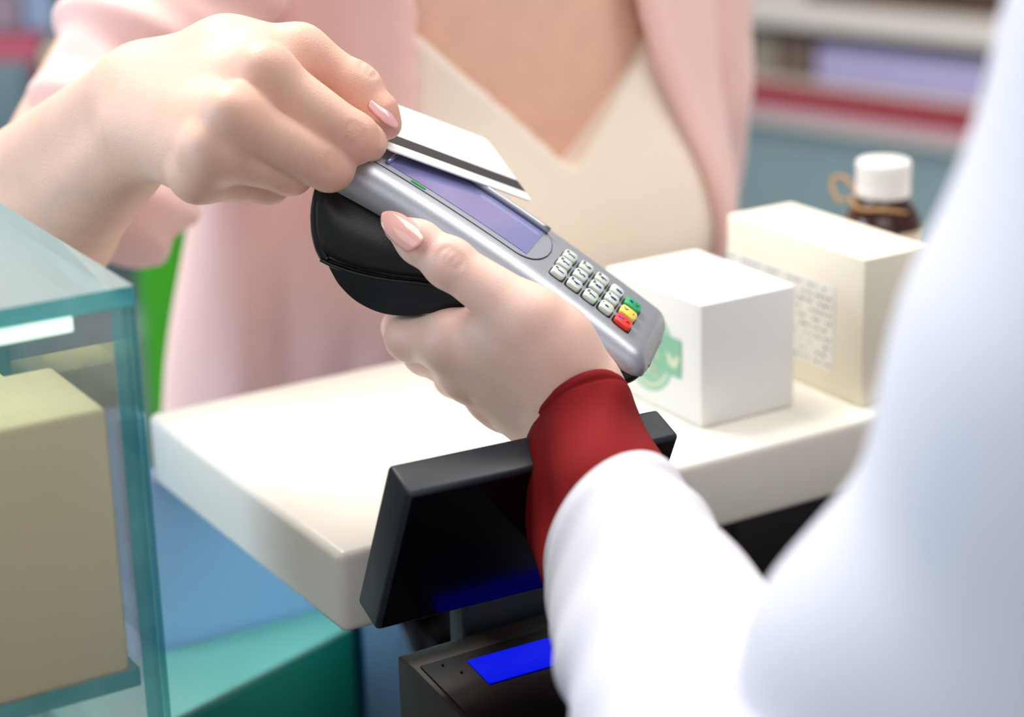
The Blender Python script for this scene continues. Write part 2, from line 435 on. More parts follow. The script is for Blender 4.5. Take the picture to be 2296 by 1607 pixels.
# ================================================================== GLASS DISPLAY CASE
GC = P(300, 640, 0.76); gc = toL(GC); gx, gy, gz = gc
M_GTOP = glass_face('glass_top', (0.84, 0.92, 0.91), 1.2, 0.22)
M_GCL = glass_face('glass_clear', (0.972, 0.99, 0.986), 0.7)
M_GED = edge_glass('glass_edge')
case = thing('display_case', L(gx-0.25, gy+0.08, 0.88), 'glass display case with teal cut edges left of the ledge', 'display case')
gt = 0.0072; gback = 0.125; gleft = -0.62
def pane(name, x0, x1, y0, y1, z0, z1, thin, face=M_GCL):
    # faces of the box: bottom, top, y0, x1, y1, x0
    n = {'z': (0, 1), 'y': (2, 4), 'x': (3, 5)}[thin]
    return lbox(name, x0, x1, y0, y1, z0, z1, [face, M_GED], case, fmat=[0 if i in n else 1 for i in range(6)])
pane('top_pane', gleft, gx, gy, gback, gz-gt, gz, 'z', M_GTOP)
pane('side_pane', gx-gt, gx, gy+gt+0.0003, gback, 0.881, gz-gt-0.0003, 'x')
pane('front_pane', gleft, gx, gy, gy+gt, 0.881, gz-gt-0.0003, 'y')
lbox('light_bar', gleft+0.02, gx-0.022, gy+gt+0.001, gy+gt+0.009, gz-gt-0.0085, gz-gt-0.0008, mat('light_bar', (236, 244, 236), 0.4, emit=(206, 232, 208), estr=1.8), case)
zs = 1.1295
pane('glass_shelf', gleft+0.01, gx-gt-0.001, gy+gt+0.001, gback-0.002, zs-0.0075, zs, 'z')
pane('glass_shelf', gleft+0.01, gx-gt-0.001, gy+gt+0.001, gback-0.002, 0.955, 0.9625, 'z')

M_KRAFT = mat('kraft_tan', (242, 222, 182), 0.7, var=0.04, vscale=20)
q = toL(P(238, 912, 0.775))
o = lbox('kraft_carton', q[0]-0.16, q[0], q[1], q[1]+0.060, zs+0.0003, q[2], M_KRAFT, None, 0.0025, 3)
tag(o, 'large tan kraft carton on the upper glass shelf inside the display case', 'carton')
o = lbox('yellow_carton', -0.150, gx-gt-0.004, 0.088, 0.118, zs+0.0003, 1.2165, mat('yellow_card', (226, 212, 140), 0.6), None, 0.002, 2)
tag(o, 'small pale yellow carton behind the tan carton in the display case', 'carton')
tin = thing('round_tin', L(-0.182, 0.062, zs), 'crimson round tin behind the tan carton in the display case', 'tin')
tc_ = L(-0.182, 0.066, zs)
lathe('tin_body', tc_, [(0.0, 0.0005), (0.026, 0.0005), (0.027, 0.002), (0.027, 0.075), (0.0, 0.075)], mat('crimson_tin', (200, 40, 70), 0.35), tin)
lathe('lid', tc_, [(0.0, 0.0755), (0.0285, 0.0755), (0.0285, 0.088), (0.025, 0.0935), (0.012, 0.0965), (0.0, 0.0970)], mat('crimson_lid', (214, 46, 78), 0.3), tin)
o = lbox('pink_carton', -0.172, -0.142, gy+0.03, gy+0.075, 0.9628, 1.085, mat('pink_card', (232, 190, 190), 0.6), None, 0.002, 2)
tag(o, 'slim pink carton on the lower glass shelf below the tan carton', 'carton')
o = lbox('olive_carton', -0.262, -0.18, gy+0.026, gy+0.08, 0.9628, 1.09, mat('olive_card', (122, 140, 44), 0.6), None, 0.002, 2)
tag(o, 'olive green carton beside the pink carton on the lower glass shelf', 'carton')

# ================================================================== CARTONS AND BOTTLE ON THE LEDGE
c1 = toL(G(1572, 962, ZC)); H1 = 0.0645
box1 = thing('white_carton', L(c1[0]+0.03, c1[1]+0.04, ZC), 'plain white square carton with green round emblem beside the terminal', 'carton')
lbox('carton_body', c1[0], c1[0]+0.0585, c1[1], c1[1]+0.084, ZC+0.0004, ZC+H1, M_WCARD, box1, 0.0009, 2)
# emblem on the face that looks along -EX
FX0 = A0+EX*(c1[0]-0.0002)
def onface(px, py): 
    p = toL(hit(px, py, FX0, EX)); return p[1], p[2]
M_EMB = mat('emblem_green', (150, 202, 176), 0.6); M_EMB2 = mat('emblem_green_deep', (134, 192, 162), 0.6); M_EMBC = mat('emblem_cream', (218, 228, 196), 0.6)
def fpt(y, z, e): return L(c1[0]-e, y, z)
cy_, _ = onface(1452, 790); _, cz_ = onface(1452, 778); cz_ = onface(1452, 778)[1]
Rm = 0.0228
def disc(name, r0, r1, e0, e1, mt, n=56):
    V = []; 
    for r, e in ((r0, e0), (r1, e0), (r1, e1), (r0, e1)):
        V += [fpt(cy_+r*math.cos(q), cz_+r*math.sin(q), e) for q in np.linspace(0, 2*math.pi, n, endpoint=False)]
    f = []
    for i in range(4):
        for j in range(n): f.append((i*n+j, i*n+(j+1) % n, ((i+1) % 4)*n+(j+1) % n, ((i+1) % 4)*n+j))
    return fix_normals(obj(name, V, f, mt, emb, smooth=False))
emb = obj('emblem', [fpt(cy_+Rm*math.cos(a), cz_+Rm*math.sin(a), e) for e in (0.0, 0.0003) for a in np.linspace(0, 2*math.pi, 64, endpoint=False)],
          grid_faces(2, 64), M_EMB, box1, smooth=False); fix_normals(emb)
disc('emblem_ring', 0.0188, 0.0205, 0.0003, 0.0005, M_EMBC)
ry_, rz_ = onface(1528, 808); hw = 0.0100
prism('ribbon', [fpt(ry_, rz_-hw, 0.0003), fpt(ry_, rz_+hw, 0.0003), fpt(2*cy_-ry_, rz_+hw, 0.0003), fpt(2*cy_-ry_, rz_-hw, 0.0003)], -EX*0.0003, M_EMB2, emb, smooth=False)
def leaf(a0, Ln, wd, base):
    pts = []
    for u in np.linspace(0, 1, 12): pts.append((u*Ln, wd*math.sin(math.pi*u**0.8)))
    for u in np.linspace(1, 0, 12)[1:-1]: pts.append((u*Ln, -wd*math.sin(math.pi*u**0.8)))
    ca, sa = math.cos(a0), math.sin(a0)
    return [fpt(base[0]-(x*ca-y*sa), base[1]+(x*sa+y*ca), 0.0006) for x, y in pts]
lb = onface(1510, 824)
for a_, l_ in ((0.95, 0.0098), (2.15, 0.0092)):
    prism('leaf_mark', leaf(a_, l_, 0.0021, lb), -EX*0.0002, M_EMBC, emb, smooth=False)
tb = onface(1466, 828); text_mesh('emblem_text', 'AL', 0.0095, fpt(tb[0], tb[1], 0.0007), -EY, EZ, M_EMBC, emb)
tb = onface(1476, 795); text_mesh('emblem_text', '%', 0.0070, fpt(tb[0], tb[1], 0.0007), -EY, EZ, M_EMBC, emb)

c2 = toL(G(1930, 915, ZC)); H2 = 0.0785
box2 = thing('cream_carton', L(c2[0]+0.02, c2[1]+0.05, ZC), 'tall off-white carton with a printed label standing behind the white carton', 'carton')
lbox('carton_body', c2[0], c2[0]+0.044, c2[1], c2[1]+0.113, ZC+0.0004, ZC+H2, mat('cream_card', (247, 240, 218), 0.6, var=0.012), box2, 0.0009, 2)
FX1 = A0+EX*c2[0]
def onface2(px, py): p = toL(hit(px, py, FX1, EX)); return p[1], p[2]
s0 = onface2(1868, 838); s1 = onface2(1868, 640); s2 = onface2(1630, 590)
prism('label_sticker', [L(c2[0]-0.0001, y, z) for y, z in ((s0[0], s0[1]), (s0[0], s1[1]), (s2[0], s1[1]), (s2[0], s0[1]))], -EX*0.0003, mat('label_paper', (240, 238, 232), 0.6), box2, smooth=False)
# rows of small unreadable print
V = []; F_ = []
for r_ in range(10):
    z = s1[1]-0.0035-r_*(s1[1]-s0[1]-0.005)/9.5; y = s0[0]+0.0022
    while y < s2[0]-0.002:
        w = rng.uniform(0.0012, 0.0034)
        if rng.random() < 0.72:
            k = len(V); hh = rng.uniform(0.0004, 0.0007)
            for yy, zz in ((y, z-hh), (y, z+hh), (y+w, z+hh), (y+w, z-hh)): V.append(L(c2[0]-0.00055, yy, zz))
            F_.append((k, k+1, k+2, k+3))
        y += w+rng.uniform(0.0008, 0.003)
o = obj('label_print', V, F_, mat('print_grey', (128, 128, 134), 0.7), box2, smooth=False); o['kind'] = 'stuff'

bt = G(1982, 358, 1.233); bc = np.array([bt[0], bt[1], ZC])
bot = thing('medicine_bottle', bc, 'amber glass bottle with white screw cap and twine behind the tall carton', 'bottle')
M_AMB = mat('amber_glass', (58, 22, 10), 0.08, var=0.1, coat=0.5)
hb = 1.233-ZC
lathe('glass_body', bc, [(0, .0008), (.020, .0008), (.0225, .003), (.0225, hb-.040), (.0215, hb-.034), (.0185, hb-.028), (.0150, hb-.024), (.0142, hb-.020), (.0142, hb-.004), (0, hb-.004)], M_AMB, bot)
capp = [(0, hb-.0205), (.0150, hb-.0205), (.0155, hb-.0195), (.0155, hb-.0135), (.0150, hb-.0125), (.0150, hb-.0115), (.0156, hb-.0105), (.0156, hb-.0085), (.0151, hb-.0075), (.0151, hb-.0068), (.0156, hb-.0058), (.0156, hb-.0012), (.0145, hb), (0, hb+.0003)]
lathe('screw_cap', bc, [(r, z) for r, z in capp], mat('cap_white', (244, 242, 238), 0.4), bot)
rl = .0170; tw = []
for q in np.linspace(0, 2*math.pi, 30, endpoint=False): tw.append(bc+np.array([rl*1.02*math.cos(q), rl*1.02*math.sin(q), hb-.0262+.0012*math.sin(q*3)-0.002*math.cos(q)]))
M_TW = mat('jute_twine', (196, 152, 104), 0.9, var=0.15, vscale=300)
tube('twine', tw, 0.0011, M_TW, bot, 8, True)
def bpt(px, py, d): return P(px, py, d)
bd = float(np.dot(bc-CAM, FW))
lp = [bpt(1922, 432, bd-.012), bpt(1895, 400, bd-.008), bpt(1872, 398, bd-.006), bpt(1865, 415, bd-.006), bpt(1878, 446, bd-.009), bpt(1898, 448, bd-.012), bpt(1925, 440, bd-.015)]
tube('twine_loop', smooth_path(lp, 40), 0.0012, M_TW, bot, 8)
lp = [bpt(1940, 438, bd-.0185), bpt(1965, 446, bd-.0215), bpt(1962, 470, bd-.0225), bpt(1966, 488, bd-.023), bpt(1985, 484, bd-.0235)]
tube('twine_loop', smooth_path(lp, 30), 0.0011, M_TW, bot, 8)
V = []
for i, q in enumerate(np.linspace(math.radians(-75), math.radians(30), 20)):
    for z in (0.012, hb-.038): V.append(bc+np.array([.0231*math.cos(q), .0231*math.sin(q), z]))
f = [(2*i, 2*i+2, 2*i+3, 2*i+1) for i in range(19)]
o = obj('bottle_label', V, f, mat('label_cream', (224, 200, 172), 0.7), bot)

# ================================================================== CUSTOMER-FACING DISPLAY AND TILL
M_DISP = mat('charcoal_plastic', (28, 38, 46), 0.42, var=0.06, bump=0.06, bscale=1500)
t0 = PLY(915, 1108, -0.075); t1 = PLY(1525, 975, -0.075); b0 = PLY(870, 1410, -0.045)
dirx = unit(t1-t0); dwn = b0-t0; dwn = dwn-dirx*np.dot(dwn, dirx); nin = unit(np.cross(dirx, dwn))
if nin@EY < 0: nin = -nin
wd_ = np.linalg.norm(t1-t0)
disp = thing('customer_display', toL(b0)[0]*0+L(0.07, -0.03, 0.88), 'thin charcoal customer display turned away in front of the ledge', 'display')
dw = unit(dwn); dh = np.linalg.norm(dwn)
box('housing', t0, dirx*wd_, dwn, nin*0.0185, M_DISP, disp, 0.0022, 3)
box('back_cover', t0+dirx*0.0022+dw*0.0022-nin*0.0004, dirx*(wd_-0.0044), dw*(dh-0.0044), nin*0.0005, mat('black_gloss', (6, 6, 12), 0.16, spec=0.4), disp)
REGZ = 1.0965
nk = t0+dirx*(wd_*0.44)+dw*(dh-0.012)
lbx = toL(nk)
lbox('neck', lbx[0], lbx[0]+0.045, -0.0155, -0.002, 0.8808, lbx[2], M_DISP, disp, 0.002, 2)

reg = thing('till_printer', L(0.1, -0.06, 0.88), 'black till unit with a lit blue screen under the charcoal display', 'till')
r0 = toL(G(890, 1470, REGZ)); r1 = toL(G(922, 1496, REGZ))
x0r = r0[0]; yb = min(r0[1], -0.0165); yf = r1[1]-0.001; xw = 0.17
M_TILL = mat('till_brown_black', (34, 27, 22), 0.5, var=0.1)
M_TBLK = mat('till_black', (6, 5, 6), 0.35, var=0.1)
slope = math.radians(7.5)
pl = 0.11
prof = [(yb, 0.8812), (yb, REGZ), (yf, REGZ), (yf-pl, REGZ-pl*math.tan(slope)), (yf-pl-0.004, 0.8812)]
prism('till_body', [L(x0r, y, z) for y, z in prof], EX*xw, M_TILL, reg, 0.0012, 2)
pn = unit(EZ*math.cos(slope)-EY*math.sin(slope)); pd = unit(-EY*math.cos(slope)-EZ*math.sin(slope))
p0 = L(x0r+0.003, yf, REGZ)
box('operator_panel', p0+pd*0.001+pn*0.0002, EX*(xw-0.006), pd*(pl-0.006), pn*0.0008, M_TBLK, reg, 0.0003, 2)
def onpan(px, py, e): 
    return hit(px, py, p0+pn*e, pn)
a = onpan(1047, 1482, .0012); b = onpan(1097, 1533, .0012); c = onpan(1250, 1425, .0012); d_ = unit(c-a)
prism('lcd_screen', [a, a+d_*0.085, b+d_*0.085, b], pn*0.0004, mat('lcd_blue', (2, 6, 60), 0.5, spec=0.1, emit=(0, 20, 232), estr=1.0), reg, smooth=False)
for px, py in ((992, 1490), (1034, 1506)):
    s_ = onpan(px, py, .0012); tube('screw', [s_, s_+pn*0.0006], 0.0006, M_TILL, reg, 10)

# ================================================================== PAYMENT TERMINAL
def cam2w(v): return RT*v[0]-UP*v[1]+FW*v[2]
vv = unit(cam2w((.203, -.284, .937)))
uu = cam2w((.815, .579, 0.0)); uu = unit(uu-vv*np.dot(uu, vv)); nn = unit(np.cross(uu, vv))
if nn[2] < 0: nn = -nn
X0 = hit(720, 400, P(1000, 560, 0.868), vv)
WT = 0.078
def T(s, t, w): return X0+uu*s+nn*t+vv*w
def st(px, py, w):
    p = hit(px, py, X0+vv*w, vv)-X0; return np.array([p@uu, p@nn])
term = thing('payment_terminal', T(0.09, -0.03, 0.039), 'silver and black card payment terminal held between the two hands', 'payment terminal')
top_px = [(800, 338, .011), (855, 375, .011), (1000, 472, .011), (1190, 587, .011), (1268, 591, .039), (1411, 702, .039), (1452, 736, .039)]
top_pts = np.array(sorted([tuple(st(*q)) for q in top_px]))
low_px = [(700, 405), (712, 410), (860, 492), (1050, 606), (1250, 742), (1330, 790), (1385, 829), (1437, 860), (1455, 870)]
low_pts = np.array(sorted([tuple(st(x, y, 0)) for x, y in low_px]))
S0 = st(712, 410, 0)[0]; S1 = st(1449, 836, 0)[0]
tcoef = np.polyfit(top_pts[:, 0], top_pts[:, 1], 2); lcoef = np.polyfit(low_pts[:, 0], low_pts[:, 1], 4)
def ttop(s): return np.polyval(tcoef, s)
def tlow(s): return np.polyval(lcoef, s)
def hwid(s):
    h = WT/2
    for e, R_ in ((S1-s, 0.0095), (s-S0, 0.010)):
        if e < R_: h = min(h, WT/2-R_+math.sqrt(max(0, R_*R_-(R_-e)**2)))
    return max(h, 0.004)
ss = np.concatenate([S0+0.010*(1-np.cos(np.linspace(0, math.pi/2, 8))), np.linspace(S0+0.012, S1-0.019, 40), S1-0.017*(1-np.sin(np.linspace(0, math.pi/2, 14)))])
V = []; rs_ = 0.0105; na = 9
for s in ss:
    h = hwid(s); tt = ttop(s); tl = tlow(s)
    e = S1-s
    if e < 0.009: tt = tt-0.009+math.sqrt(max(0, 0.009**2-(0.009-e)**2))
    tt = max(tt, tl+0.0025)
    r = min(rs_, h*0.8, (tt-tl)*0.8); c = WT/2; ring = []
    ring.append((c-h+0.0015, tl)); ring.append((c-h, tl+0.0006))
    for a in np.linspace(0, math.pi/2, na): ring.append((c-h+r-r*math.cos(a), tt-r+r*math.sin(a)))
    for w_ in np.linspace(-0.5, 0.5, 5)[1:-1]: ring.append((c+w_*(2*h-2*r), tt))
    for a in np.linspace(math.pi/2, 0, na): ring.append((c+h-r+r*math.cos(a), tt-r+r*math.sin(a)))
    ring.append((c+h, tl+0.0006)); ring.append((c+h-0.0015, tl))
    V += [T(s, t_, w_) for w_, t_ in ring]
shell = fix_normals(obj('top_shell', V, grid_faces(len(ss), len(ring)), M_SILVER, term))
# base: side outline px on the near plane
out_px = [(715, 412), (703, 440), (696, 480), (697, 520), (703, 556), (716, 582), (745, 598), (800, 616), (870, 630), (960, 640), (1050, 668), (1180, 765), (1290, 850), (1350, 896), (1392, 926), (1420, 927), (1445, 915), (1455, 897)]
up_px = [(1385, 828), (1250, 740), (1050, 604), (860, 490)]
bq = np.array(sorted([tuple(st(x, y, 0)) for x, y in out_px[:-1]]))
sb_ = np.concatenate([S0+0.012*(1-np.cos(np.linspace(0, math.pi/2, 14))), np.linspace(S0+0.0135, S1-0.0186, 46), S1-0.0006-0.017*(1-np.sin(np.linspace(0, math.pi/2, 14)))])
V = []
for s in sb_:
    h_ = WT/2-0.0018
    if s-S0 < 0.0015: h_ -= 0.0015-math.sqrt(max(0, 0.0015**2-(0.0015-(s-S0))**2))
    e = S1-0.0006-s
    if e < 0.0095: h_ -= 0.0095-math.sqrt(max(0, 0.0095**2-(0.0095-e)**2))
    tl = tlow(s)+0.0008; tb = min(np.interp(s, bq[:, 0], bq[:, 1]), tl-0.0030)
    if e < 0.012: tb = max(tb, tl-0.0115*math.sqrt(max(0.01, 1-((0.012-e)/0.012)**2)))
    r = min(0.0055, (tl-tb)*0.7, h_*0.6); c = WT/2; ring = [(c-h_, tl)]
    for a in np.linspace(0, math.pi/2, 7): ring.append((c-h_+r-r*math.cos(a), tb+r-r*math.sin(a)))
    for a in np.linspace(math.pi/2, 0, 7): ring.append((c+h_-r+r*math.cos(a), tb+r-r*math.sin(a)))
    ring.append((c+h_, tl)); V += [T(s, t_, w_) for w_, t_ in ring]
base = fix_normals(obj('base_housing', V, grid_faces(len(sb_), len(ring)), M_BLACK, term))
cov_px = [(722, 585), (738, 618), (757, 648), (795, 683), (850, 708), (915, 714), (985, 706), (1060, 720), (1130, 745), (1100, 706), (1050, 665), (960, 636), (870, 626), (800, 612), (745, 594)]
poly = list(smooth_path([T(*st(x, y, 0), 0.0042) for x, y in cov_px], 90))
prism('paper_cover', poly, vv*(WT-0.0084), mat('black_plastic_gloss', (10, 14, 20), 0.22), term, 0.003, 4, 25)
lat_px = [(734, 590), (743, 640), (764, 652), (796, 668), (790, 640), (765, 600)]
poly = [T(*st(x, y, 0), 0.012) for x, y in lat_px]
prism('cover_latch', poly, vv*0.05, M_BLACK, term, 0.001, 2)
rib = [T(*st(x, y, 0), 0.0016) for x, y in [(716, 584), (745, 598), (800, 616), (870, 630), (960, 641), (1050, 668)]]
tube('seam_rib', smooth_path(rib, 40), 0.0009, M_BLACK, term, 8)
lr = [T(*st(x, y, 0), 0.0048) for x, y in [(716, 412), (708, 436), (701, 478), (702, 520), (709, 556), (721, 582), (726, 588)]]
tube('edge_rib', smooth_path(lr, 30), 0.0024, mat('black_gloss_rib', (12, 16, 30), 0.16), term, 12)
# --- top surface helpers
def surf(s, w, e=0.0):
    dt = 1e-3; sl = (ttop(s+dt)-ttop(s-dt))/(2*dt); n = unit(nn-uu*sl); return T(s, ttop(s), w)+n*e, unit(uu+nn*sl), n
def px_sw(px, py, e=0.0):
    s = 0.08
    for _ in range(12):
        p0_, d0, n0 = surf(s, 0.039, e); q_ = hit(px, py, p0_, n0)-X0; s = q_@uu
    return s, q_@vv
def plate(name, outline, e0, e1, mt, parent, bev=0.0004, flatsub=1):
    """outline: list of (s,w); a plate that follows the curved top; e0..e1 heights"""
    bmv = []; n = len(outline)
    c = np.mean(outline, 0)
    lo = [surf(s, w, e0)[0] for s, w in outline]; hi = [surf(s, w, e1)[0] for s, w in outline]
    return prism_pts(name, lo, hi, mt, parent, bev)
def prism_pts(name, lo, hi, mt, parent, bev=0.0):
    n = len(lo)
    f = [tuple(range(n)), tuple(range(2*n-1, n-1, -1))]+[(i, i+n, (i+1) % n+n, (i+1) % n) for i in range(n)]
    o = obj(name, np.vstack([lo, hi]), f, mt, parent); fix_normals(o)
    if bev: bevel(o, bev, 2, 40)
    return o
def rrect(s0, s1, w0, w1, r, n=6):
    rr = r if hasattr(r, '__len__') else [r]*4
    pts = []
    for (cs, cw, a0, r_) in ((s1, w1, 0, rr[0]), (s0, w1, 90, rr[1]), (s0, w0, 180, rr[2]), (s1, w0, 270, rr[3])):
        sx = -1 if cs == s1 else 1; sw_ = -1 if cw == w1 else 1
        for a in np.linspace(a0, a0+90, n): pts.append((cs+sx*r_+r_*math.cos(math.radians(a)), cw+sw_*r_+r_*math.sin(math.radians(a))))
    return pts
def strip_plate(name, s0, s1, w0, w1, e0, e1, mt, parent, rend=0.0, bev=0.0, rst=0.0):
    """lofted plate following the top's curve, with rounded end at s1"""
    sq = np.linspace(s0, s1-rend, 24) if rend == 0 else np.concatenate([np.linspace(s0, s1-rend, 20), s1-rend+rend*np.sin(np.linspace(0, math.pi/2, 12))[1:]])
    Vv = []; wc = (w0+w1)/2; hw_ = (w1-w0)/2
    for s in sq:
        h = hw_
        if rend and s > s1-rend:
            x = (s-(s1-rend))/rend; h = max(hw_*math.sqrt(max(0, 1-x**2.4)), hw_*0.18)
        for w_, e_ in ((wc-h, e0), (wc-h, e1-bev), (wc-h+bev, e1), (wc+h-bev, e1), (wc+h, e1-bev), (wc+h, e0)): Vv.append(surf(s, w_, e_)[0])
    return fix_normals(obj(name, Vv, grid_faces(len(sq), 6), mt, parent, smooth=False))
M_SIL2 = mat('silver_trim', (160, 164, 172), 0.3, metal=0.8, var=0.05, vscale=900)
sA = px_sw(860, 372)[0]; sB, wB = px_sw(1180, 570); sE = px_sw(1228, 572)[0]
w_n = 0.0125; w_f = px_sw(1208, 515)[1]
w_f = min(max(w_f, 0.050), 0.066)
sC = px_sw(885, 360)[0]
strip_plate('bezel_gap', S0+0.006, sE+0.0004, w_n-0.0004, w_f+0.0050, 0.00005, 0.00025, mat('gap_dark', (26, 26, 30), 0.6), term, 0.013)
strip_plate('screen_bezel', S0+0.0065, sE, w_n, w_f+0.0046, 0.0001, 0.00045, mat('silver_bezel', (172, 177, 188), 0.42, metal=0.6, var=0.06, vscale=1000), term, 0.013, 0.0002)
strip_plate('screen', sC, sB, w_n+0.0052, w_f-0.0010, 0.00045, 0.0007, mat('screen_violet', (126, 128, 178), 0.16, var=0.06, vscale=18, coat=0.4), term)
# frame around the screen: raised far rail and head bar
rl_ = [surf(s, w_f+0.0008, 0.0019)[0] for s in np.linspace(sC-0.001, sB+0.0015, 20)]
tube('screen_rail', rl_, 0.0017, M_SIL2, term, 12)
rl_ = [surf(sC-0.0008, w, 0.0013)[0] for w in np.linspace(w_n+0.0045, w_f+0.0005, 8)]
tube('screen_rail', rl_, 0.0010, mat('bar_blue_grey', (126, 136, 176), 0.25, metal=0.4), term, 10)
sg, wg = px_sw(930, 423)
strip_plate('indicator_light', sg-0.0036, sg+0.0036, w_n+0.0012, w_n+0.0030, 0.00045, 0.0009, mat('led_green', (8, 140, 60), 0.2, emit=(20, 190, 80), estr=0.25), term, 0.0018)
# thumb highlight ridge on near shoulder
# --- keys
M_KEY = mat('key_grey', (208, 218, 206), 0.42, var=0.02); M_INK = mat('key_ink', (44, 62, 140), 0.5); M_INKG = mat('key_ink_grey', (138, 148, 150), 0.5)
M_KEYW = mat('key_well', (14, 14, 16), 0.6)
keys = [('1', 1256, 606, 'QZ'), ('2', 1268, 587, 'ABC'), ('3', 1281, 571, 'DEF'), ('4', 1291, 632, 'GHI'), ('5', 1304, 613, 'JKL'), ('6', 1317, 596, 'MNO'),
        ('7', 1327, 659, 'PRS'), ('8', 1340, 639, 'TUV'), ('9', 1352, 622, 'WXY'), ('*', 1362, 685, "'\""), ('0', 1374, 666, '-SP'), ('#', 1385, 649, ''),
        ('x', 1400, 717, ''), ('<', 1411, 698, ''), ('o', 1421, 680, '')]
KH = 0.0024
def make_key(ch, px, py, sub):
    s, w = px_sw(px, py, KH); colr = {'x': (236, 58, 44), '<': (246, 214, 92), 'o': (28, 166, 100)}.get(ch)
    mt = mat('key_'+{'x': 'red', '<': 'yellow', 'o': 'green'}[ch], colr, 0.38, var=0.02) if colr else M_KEY
    ls, lw = (0.0084, 0.0104) if colr else (0.0066, 0.0107)
    p, us, n = surf(s, w, 0)
    def kp(a, b, e): return p+us*a+vv*b+n*e
    Vv = []; nseg = 32
    for (sc, e) in ((1.0, 0.0001), (1.0, KH-0.0007), (0.97, KH-0.0003), (0.90, KH)):
        for q in np.linspace(0, 2*math.pi, nseg, endpoint=False):
            ca, sa = math.cos(q), math.sin(q); pw = 0.42
            Vv.append(kp(math.copysign(abs(ca)**pw, ca)*ls/2*sc, math.copysign(abs(sa)**pw, sa)*lw/2*sc, e))
    f = grid_faces(4, nseg)
    o = fix_normals(obj('key', Vv, f, mt, term))
    Vw = []
    for e in (0.00004, 0.00022):
        for q in np.linspace(0, 2*math.pi, nseg, endpoint=False):
            ca, sa = math.cos(q), math.sin(q); pw = 0.35
            Vw.append(kp(math.copysign(abs(ca)**pw, ca)*(ls/2+0.0006), math.copysign(abs(sa)**pw, sa)*(lw/2+0.0002), e))
    fix_normals(obj('key_well', Vw, grid_faces(2, nseg), M_KEYW, term))
    xd, yd = vv, -us
    if colr:
        if ch == 'x':
            text_mesh('legend', 'X', 0.0044, kp(-0.0017, 0, KH+0.0001), xd, yd, mat('ink_violet', (170, 60, 190), .5), o); text_mesh('legend', '>', 0.0036, kp(0.0020, 0, KH+0.0001), xd, yd, mat('ink_dark_red', (110, 20, 24), .5), o)
        elif ch == '<':
            text_mesh('legend', '<', 0.0044, kp(-0.0017, 0, KH+0.0001), xd, yd, M_INK, o); text_mesh('legend', '-', 0.0050, kp(0.0018, 0.0, KH+0.0001), xd, yd, mat('ink_olive', (120, 100, 40), .5), o)
        else:
            text_mesh('legend', 'o', 0.0042, kp(-0.0017, 0, KH+0.0001), xd, yd, M_INK, o); text_mesh('legend', '<', 0.0040, kp(0.0019, 0, KH+0.0001), xd, yd, mat('ink_dark_green', (8, 80, 56), .5), o)
    else:
        text_mesh('legend', ch, 0.0046, kp(0.0007, -0.0010, KH+0.0001), xd, yd, M_INK, o)
        if sub: text_mesh('legend', sub, 0.0018, kp(-0.0019, 0.0012, KH+0.0001), xd, yd, M_INKG, o)
    o['label'] = {'x': 'red cancel key', '<': 'yellow correction key', 'o': 'green confirm key', '*': 'grey star key', '#': 'grey hash key'}.get(ch, 'grey key for the number '+ch)
for k_ in keys: make_key(*k_)
# card slot at the keypad end
tsl = 0.5*(ttop(S1)-0.010+tlow(S1))
tube('card_slot', [T(S1-0.0002, tsl, w_) for w_ in np.linspace(0.020, 0.058, 10)], 0.0009, M_BLACK, term, 8)
tube('slot_lip', [T(S1-0.0004, tsl+0.0024, w_) for w_ in np.linspace(0.019, 0.059, 10)], 0.0011, M_SIL2, term, 8)

# ================================================================== BANK CARD
LL, LR_ = P(866, 336, 0.882), P(1193, 455, 0.934); UR0 = P(1066, 304, 0.968)
ca = unit(LR_-LL); cb = UR0-LR_; cb = unit(cb-ca*np.dot(cb, ca)); cn = unit(np.cross(ca, cb))
if cn[2] < 0: cn = -cn
cw, chh = np.linalg.norm(LR_-LL), 0.054
card = None
pts2 = []
for (cx, cy2, a0) in ((cw, chh, 0), (0, chh, 90), (0, 0, 180), (cw, 0, 270)):
    r = 0.0034; sx = -1 if cx else 1; sy = -1 if cy2 else 1
    for a in np.linspace(a0, a0+90, 9): pts2.append((cx+sx*r+r*math.cos(math.radians(a)), cy2+sy*r+r*math.sin(math.radians(a))))
card = thing('bank_card', LL+ca*cw/2+cb*chh/2, 'white bank card with black magnetic stripe pinched over the terminal', 'card')
body_pts = [LL+ca*x+cb*y for x, y in pts2]
prism('card_body', body_pts, cn*0.0008, mat('card_white', (248, 248, 246), 0.35, var=0.005), card, 0.00015, 2)
prism('magnetic_stripe', [LL+ca*x+cb*y+cn*0.00082 for x, y in ((0.0003, 0.0078), (cw-0.0003, 0.0078), (cw-0.0003, 0.0175), (0.0003, 0.0175))], cn*0.00008, mat('stripe_black', (24, 22, 26), 0.45), card, smooth=False)

# ================================================================== CUSTOMER
Vp = PLY(1250, 370, 0.275)
def B(x, f, z): return Vp+EX*x-EY*f+EZ*z
cust = thing('person', (B(0, -.09, 0)[0], B(0, -.09, 0)[1], 0), 'person in pink cardigan and cream top holding a bank card', 'person')
BAX = [EX, -EY, EZ]
